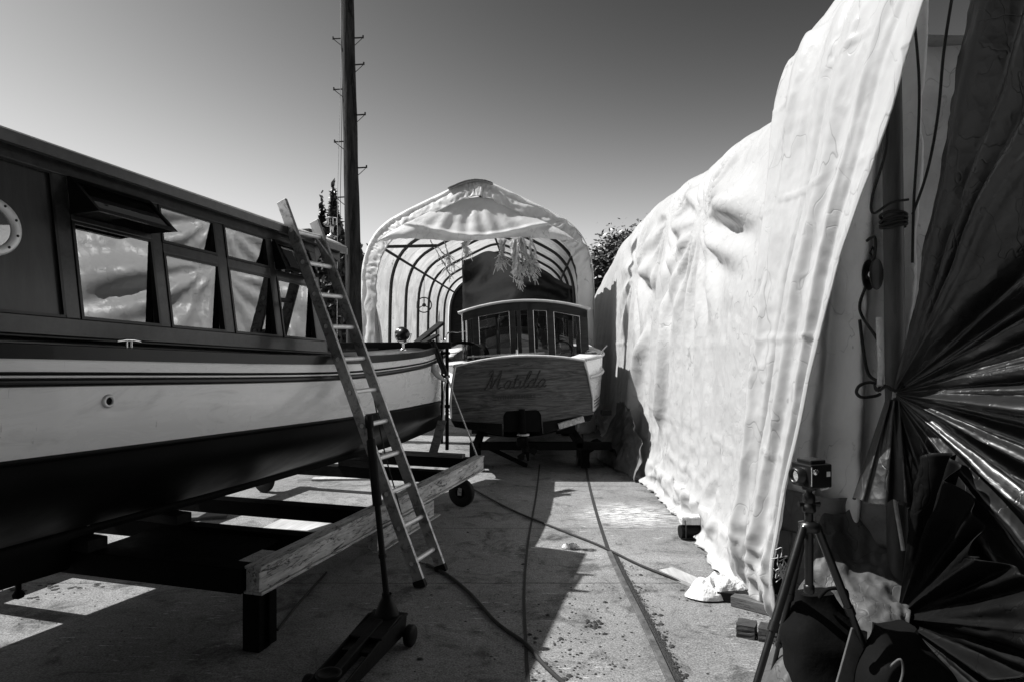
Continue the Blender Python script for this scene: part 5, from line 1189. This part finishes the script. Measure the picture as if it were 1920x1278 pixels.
tree('bushy_tree', 'dark leafy tree between the tent and the white tarpaulin', (4.9, 30, 0), 6.6, [((0, 0, 4.4), (1.5, 1.5, 1.9)), ((-1.2, 0, 3.6), (1.2, 1.2, 1.5)), ((1.4, 0, 5.0), (1.4, 1.3, 1.6)), ((.4, 0, 2.4), (2.2, 1.5, 1.8))], 52000, 'leaf', .19)
tree('bushy_tree', 'lower dark tree right behind the edge of the tent', (2.6, 31, 0), 5, [((0, 0, 3.6), (1.2, 1.2, 1.6)), ((.9, 0, 2.8), (1.2, 1.2, 1.5))], 30000, 'leaf', .19)
tree('bushy_tree', 'leafy tree seen through the cabin windows of the white boat', (-12, 12, 0), 5, [((0, 0, 3.3), (2.2, 2.2, 1.9)), ((-1.5, 1.5, 2.6), (1.8, 1.8, 1.7))], 12000, 'leaf2', .16)

# added unseen shed behind the camera: darkens glass reflections and cuts sky fill
shd = thing('added_shed', 'dark boarded shed added behind the camera to darken reflections and sky fill', 'shed', (0, -9, 0))
mb = MB()
for i in range(60): mb.box((-15+i*.5+.25, -9+.01*(i % 2), 3.2), (.47, .05, 6.4))
mb.build('boarded_wall', 'timber', shd)
mb = MB(); mb.prism([V((-15.6, -8.5, 6.3)), V((15.6, -8.5, 6.3)), V((15.6, -14, 8.2)), V((-15.6, -14, 8.2))], V((0, 0, .15))); mb.build('roof', 'beam_dark', shd)
# ================================================================ LIGHT
SH = V((.80, -.14, -1.0)).normalized()         # direction the sunlight travels
elev = math.asin(-SH.z); saz = math.atan2(-SH.x, -SH.y)      # azimuth of the sun, clockwise from +Y
sun = bpy.data.lights.new('sun', 'SUN'); sun.energy = 5.0; sun.angle = R(.5); sun.color = (1, .995, .985)
so = bpy.data.objects.new('sun', sun); col.objects.link(so); so.rotation_euler = SH.to_track_quat('-Z', 'Y').to_euler()
w = bpy.data.worlds.new('World'); sc.world = w; w.use_nodes = True; nt = w.node_tree
bg = nt.nodes['Background']; sky = nt.nodes.new('ShaderNodeTexSky'); sky.sky_type = 'NISHITA'; sky.sun_disc = False
sky.sun_elevation = elev; sky.sun_rotation = saz; sky.altitude = 0; sky.air_density = 1.0; sky.dust_density = .6; sky.ozone_density = 1
sp = nt.nodes.new('ShaderNodeSeparateColor'); nt.links.new(sky.outputs[0], sp.inputs[0])
cb = nt.nodes.new('ShaderNodeCombineColor')
pw = nt.nodes.new('ShaderNodeMath'); pw.operation = 'POWER'; pw.inputs[1].default_value = 3.6; nt.links.new(sp.outputs[0], pw.inputs[0])
m1 = nt.nodes.new('ShaderNodeMath'); m1.operation = 'MULTIPLY_ADD'; m1.inputs[1].default_value = .022; m1.inputs[2].default_value = 1.0; nt.links.new(pw.outputs[0], m1.inputs[0])
m2 = nt.nodes.new('ShaderNodeMath'); m2.operation = 'DIVIDE'; m0 = nt.nodes.new('ShaderNodeMath'); m0.operation = 'MULTIPLY'; m0.inputs[1].default_value = .315; nt.links.new(pw.outputs[0], m0.inputs[0]); nt.links.new(m0.outputs[0], m2.inputs[0]); nt.links.new(m1.outputs[0], m2.inputs[1])   # film shoulder
for i in range(3): nt.links.new(m2.outputs[0], cb.inputs[i])         # red-filter black and white film
nt.links.new(cb.outputs[0], bg.inputs[0]); bg.inputs[1].default_value = .05

cam = bpy.data.cameras.new('camera'); cam.lens = 24; cam.sensor_width = 36; cam.clip_end = 2000; cam.clip_start = .05
co = bpy.data.objects.new('camera', cam); col.objects.link(co); co.location = (0, 0, CH); co.rotation_euler = (PI/2, 0, 0); sc.camera = co
sc.view_settings.view_transform = 'Standard'; sc.view_settings.look = 'None'; sc.view_settings.gamma = 1; sc.view_settings.exposure = .64
sc.render.engine = 'CYCLES'
sc.cycles.diffuse_bounces = 1; sc.cycles.max_bounces = 8; sc.cycles.transparent_max_bounces = 16
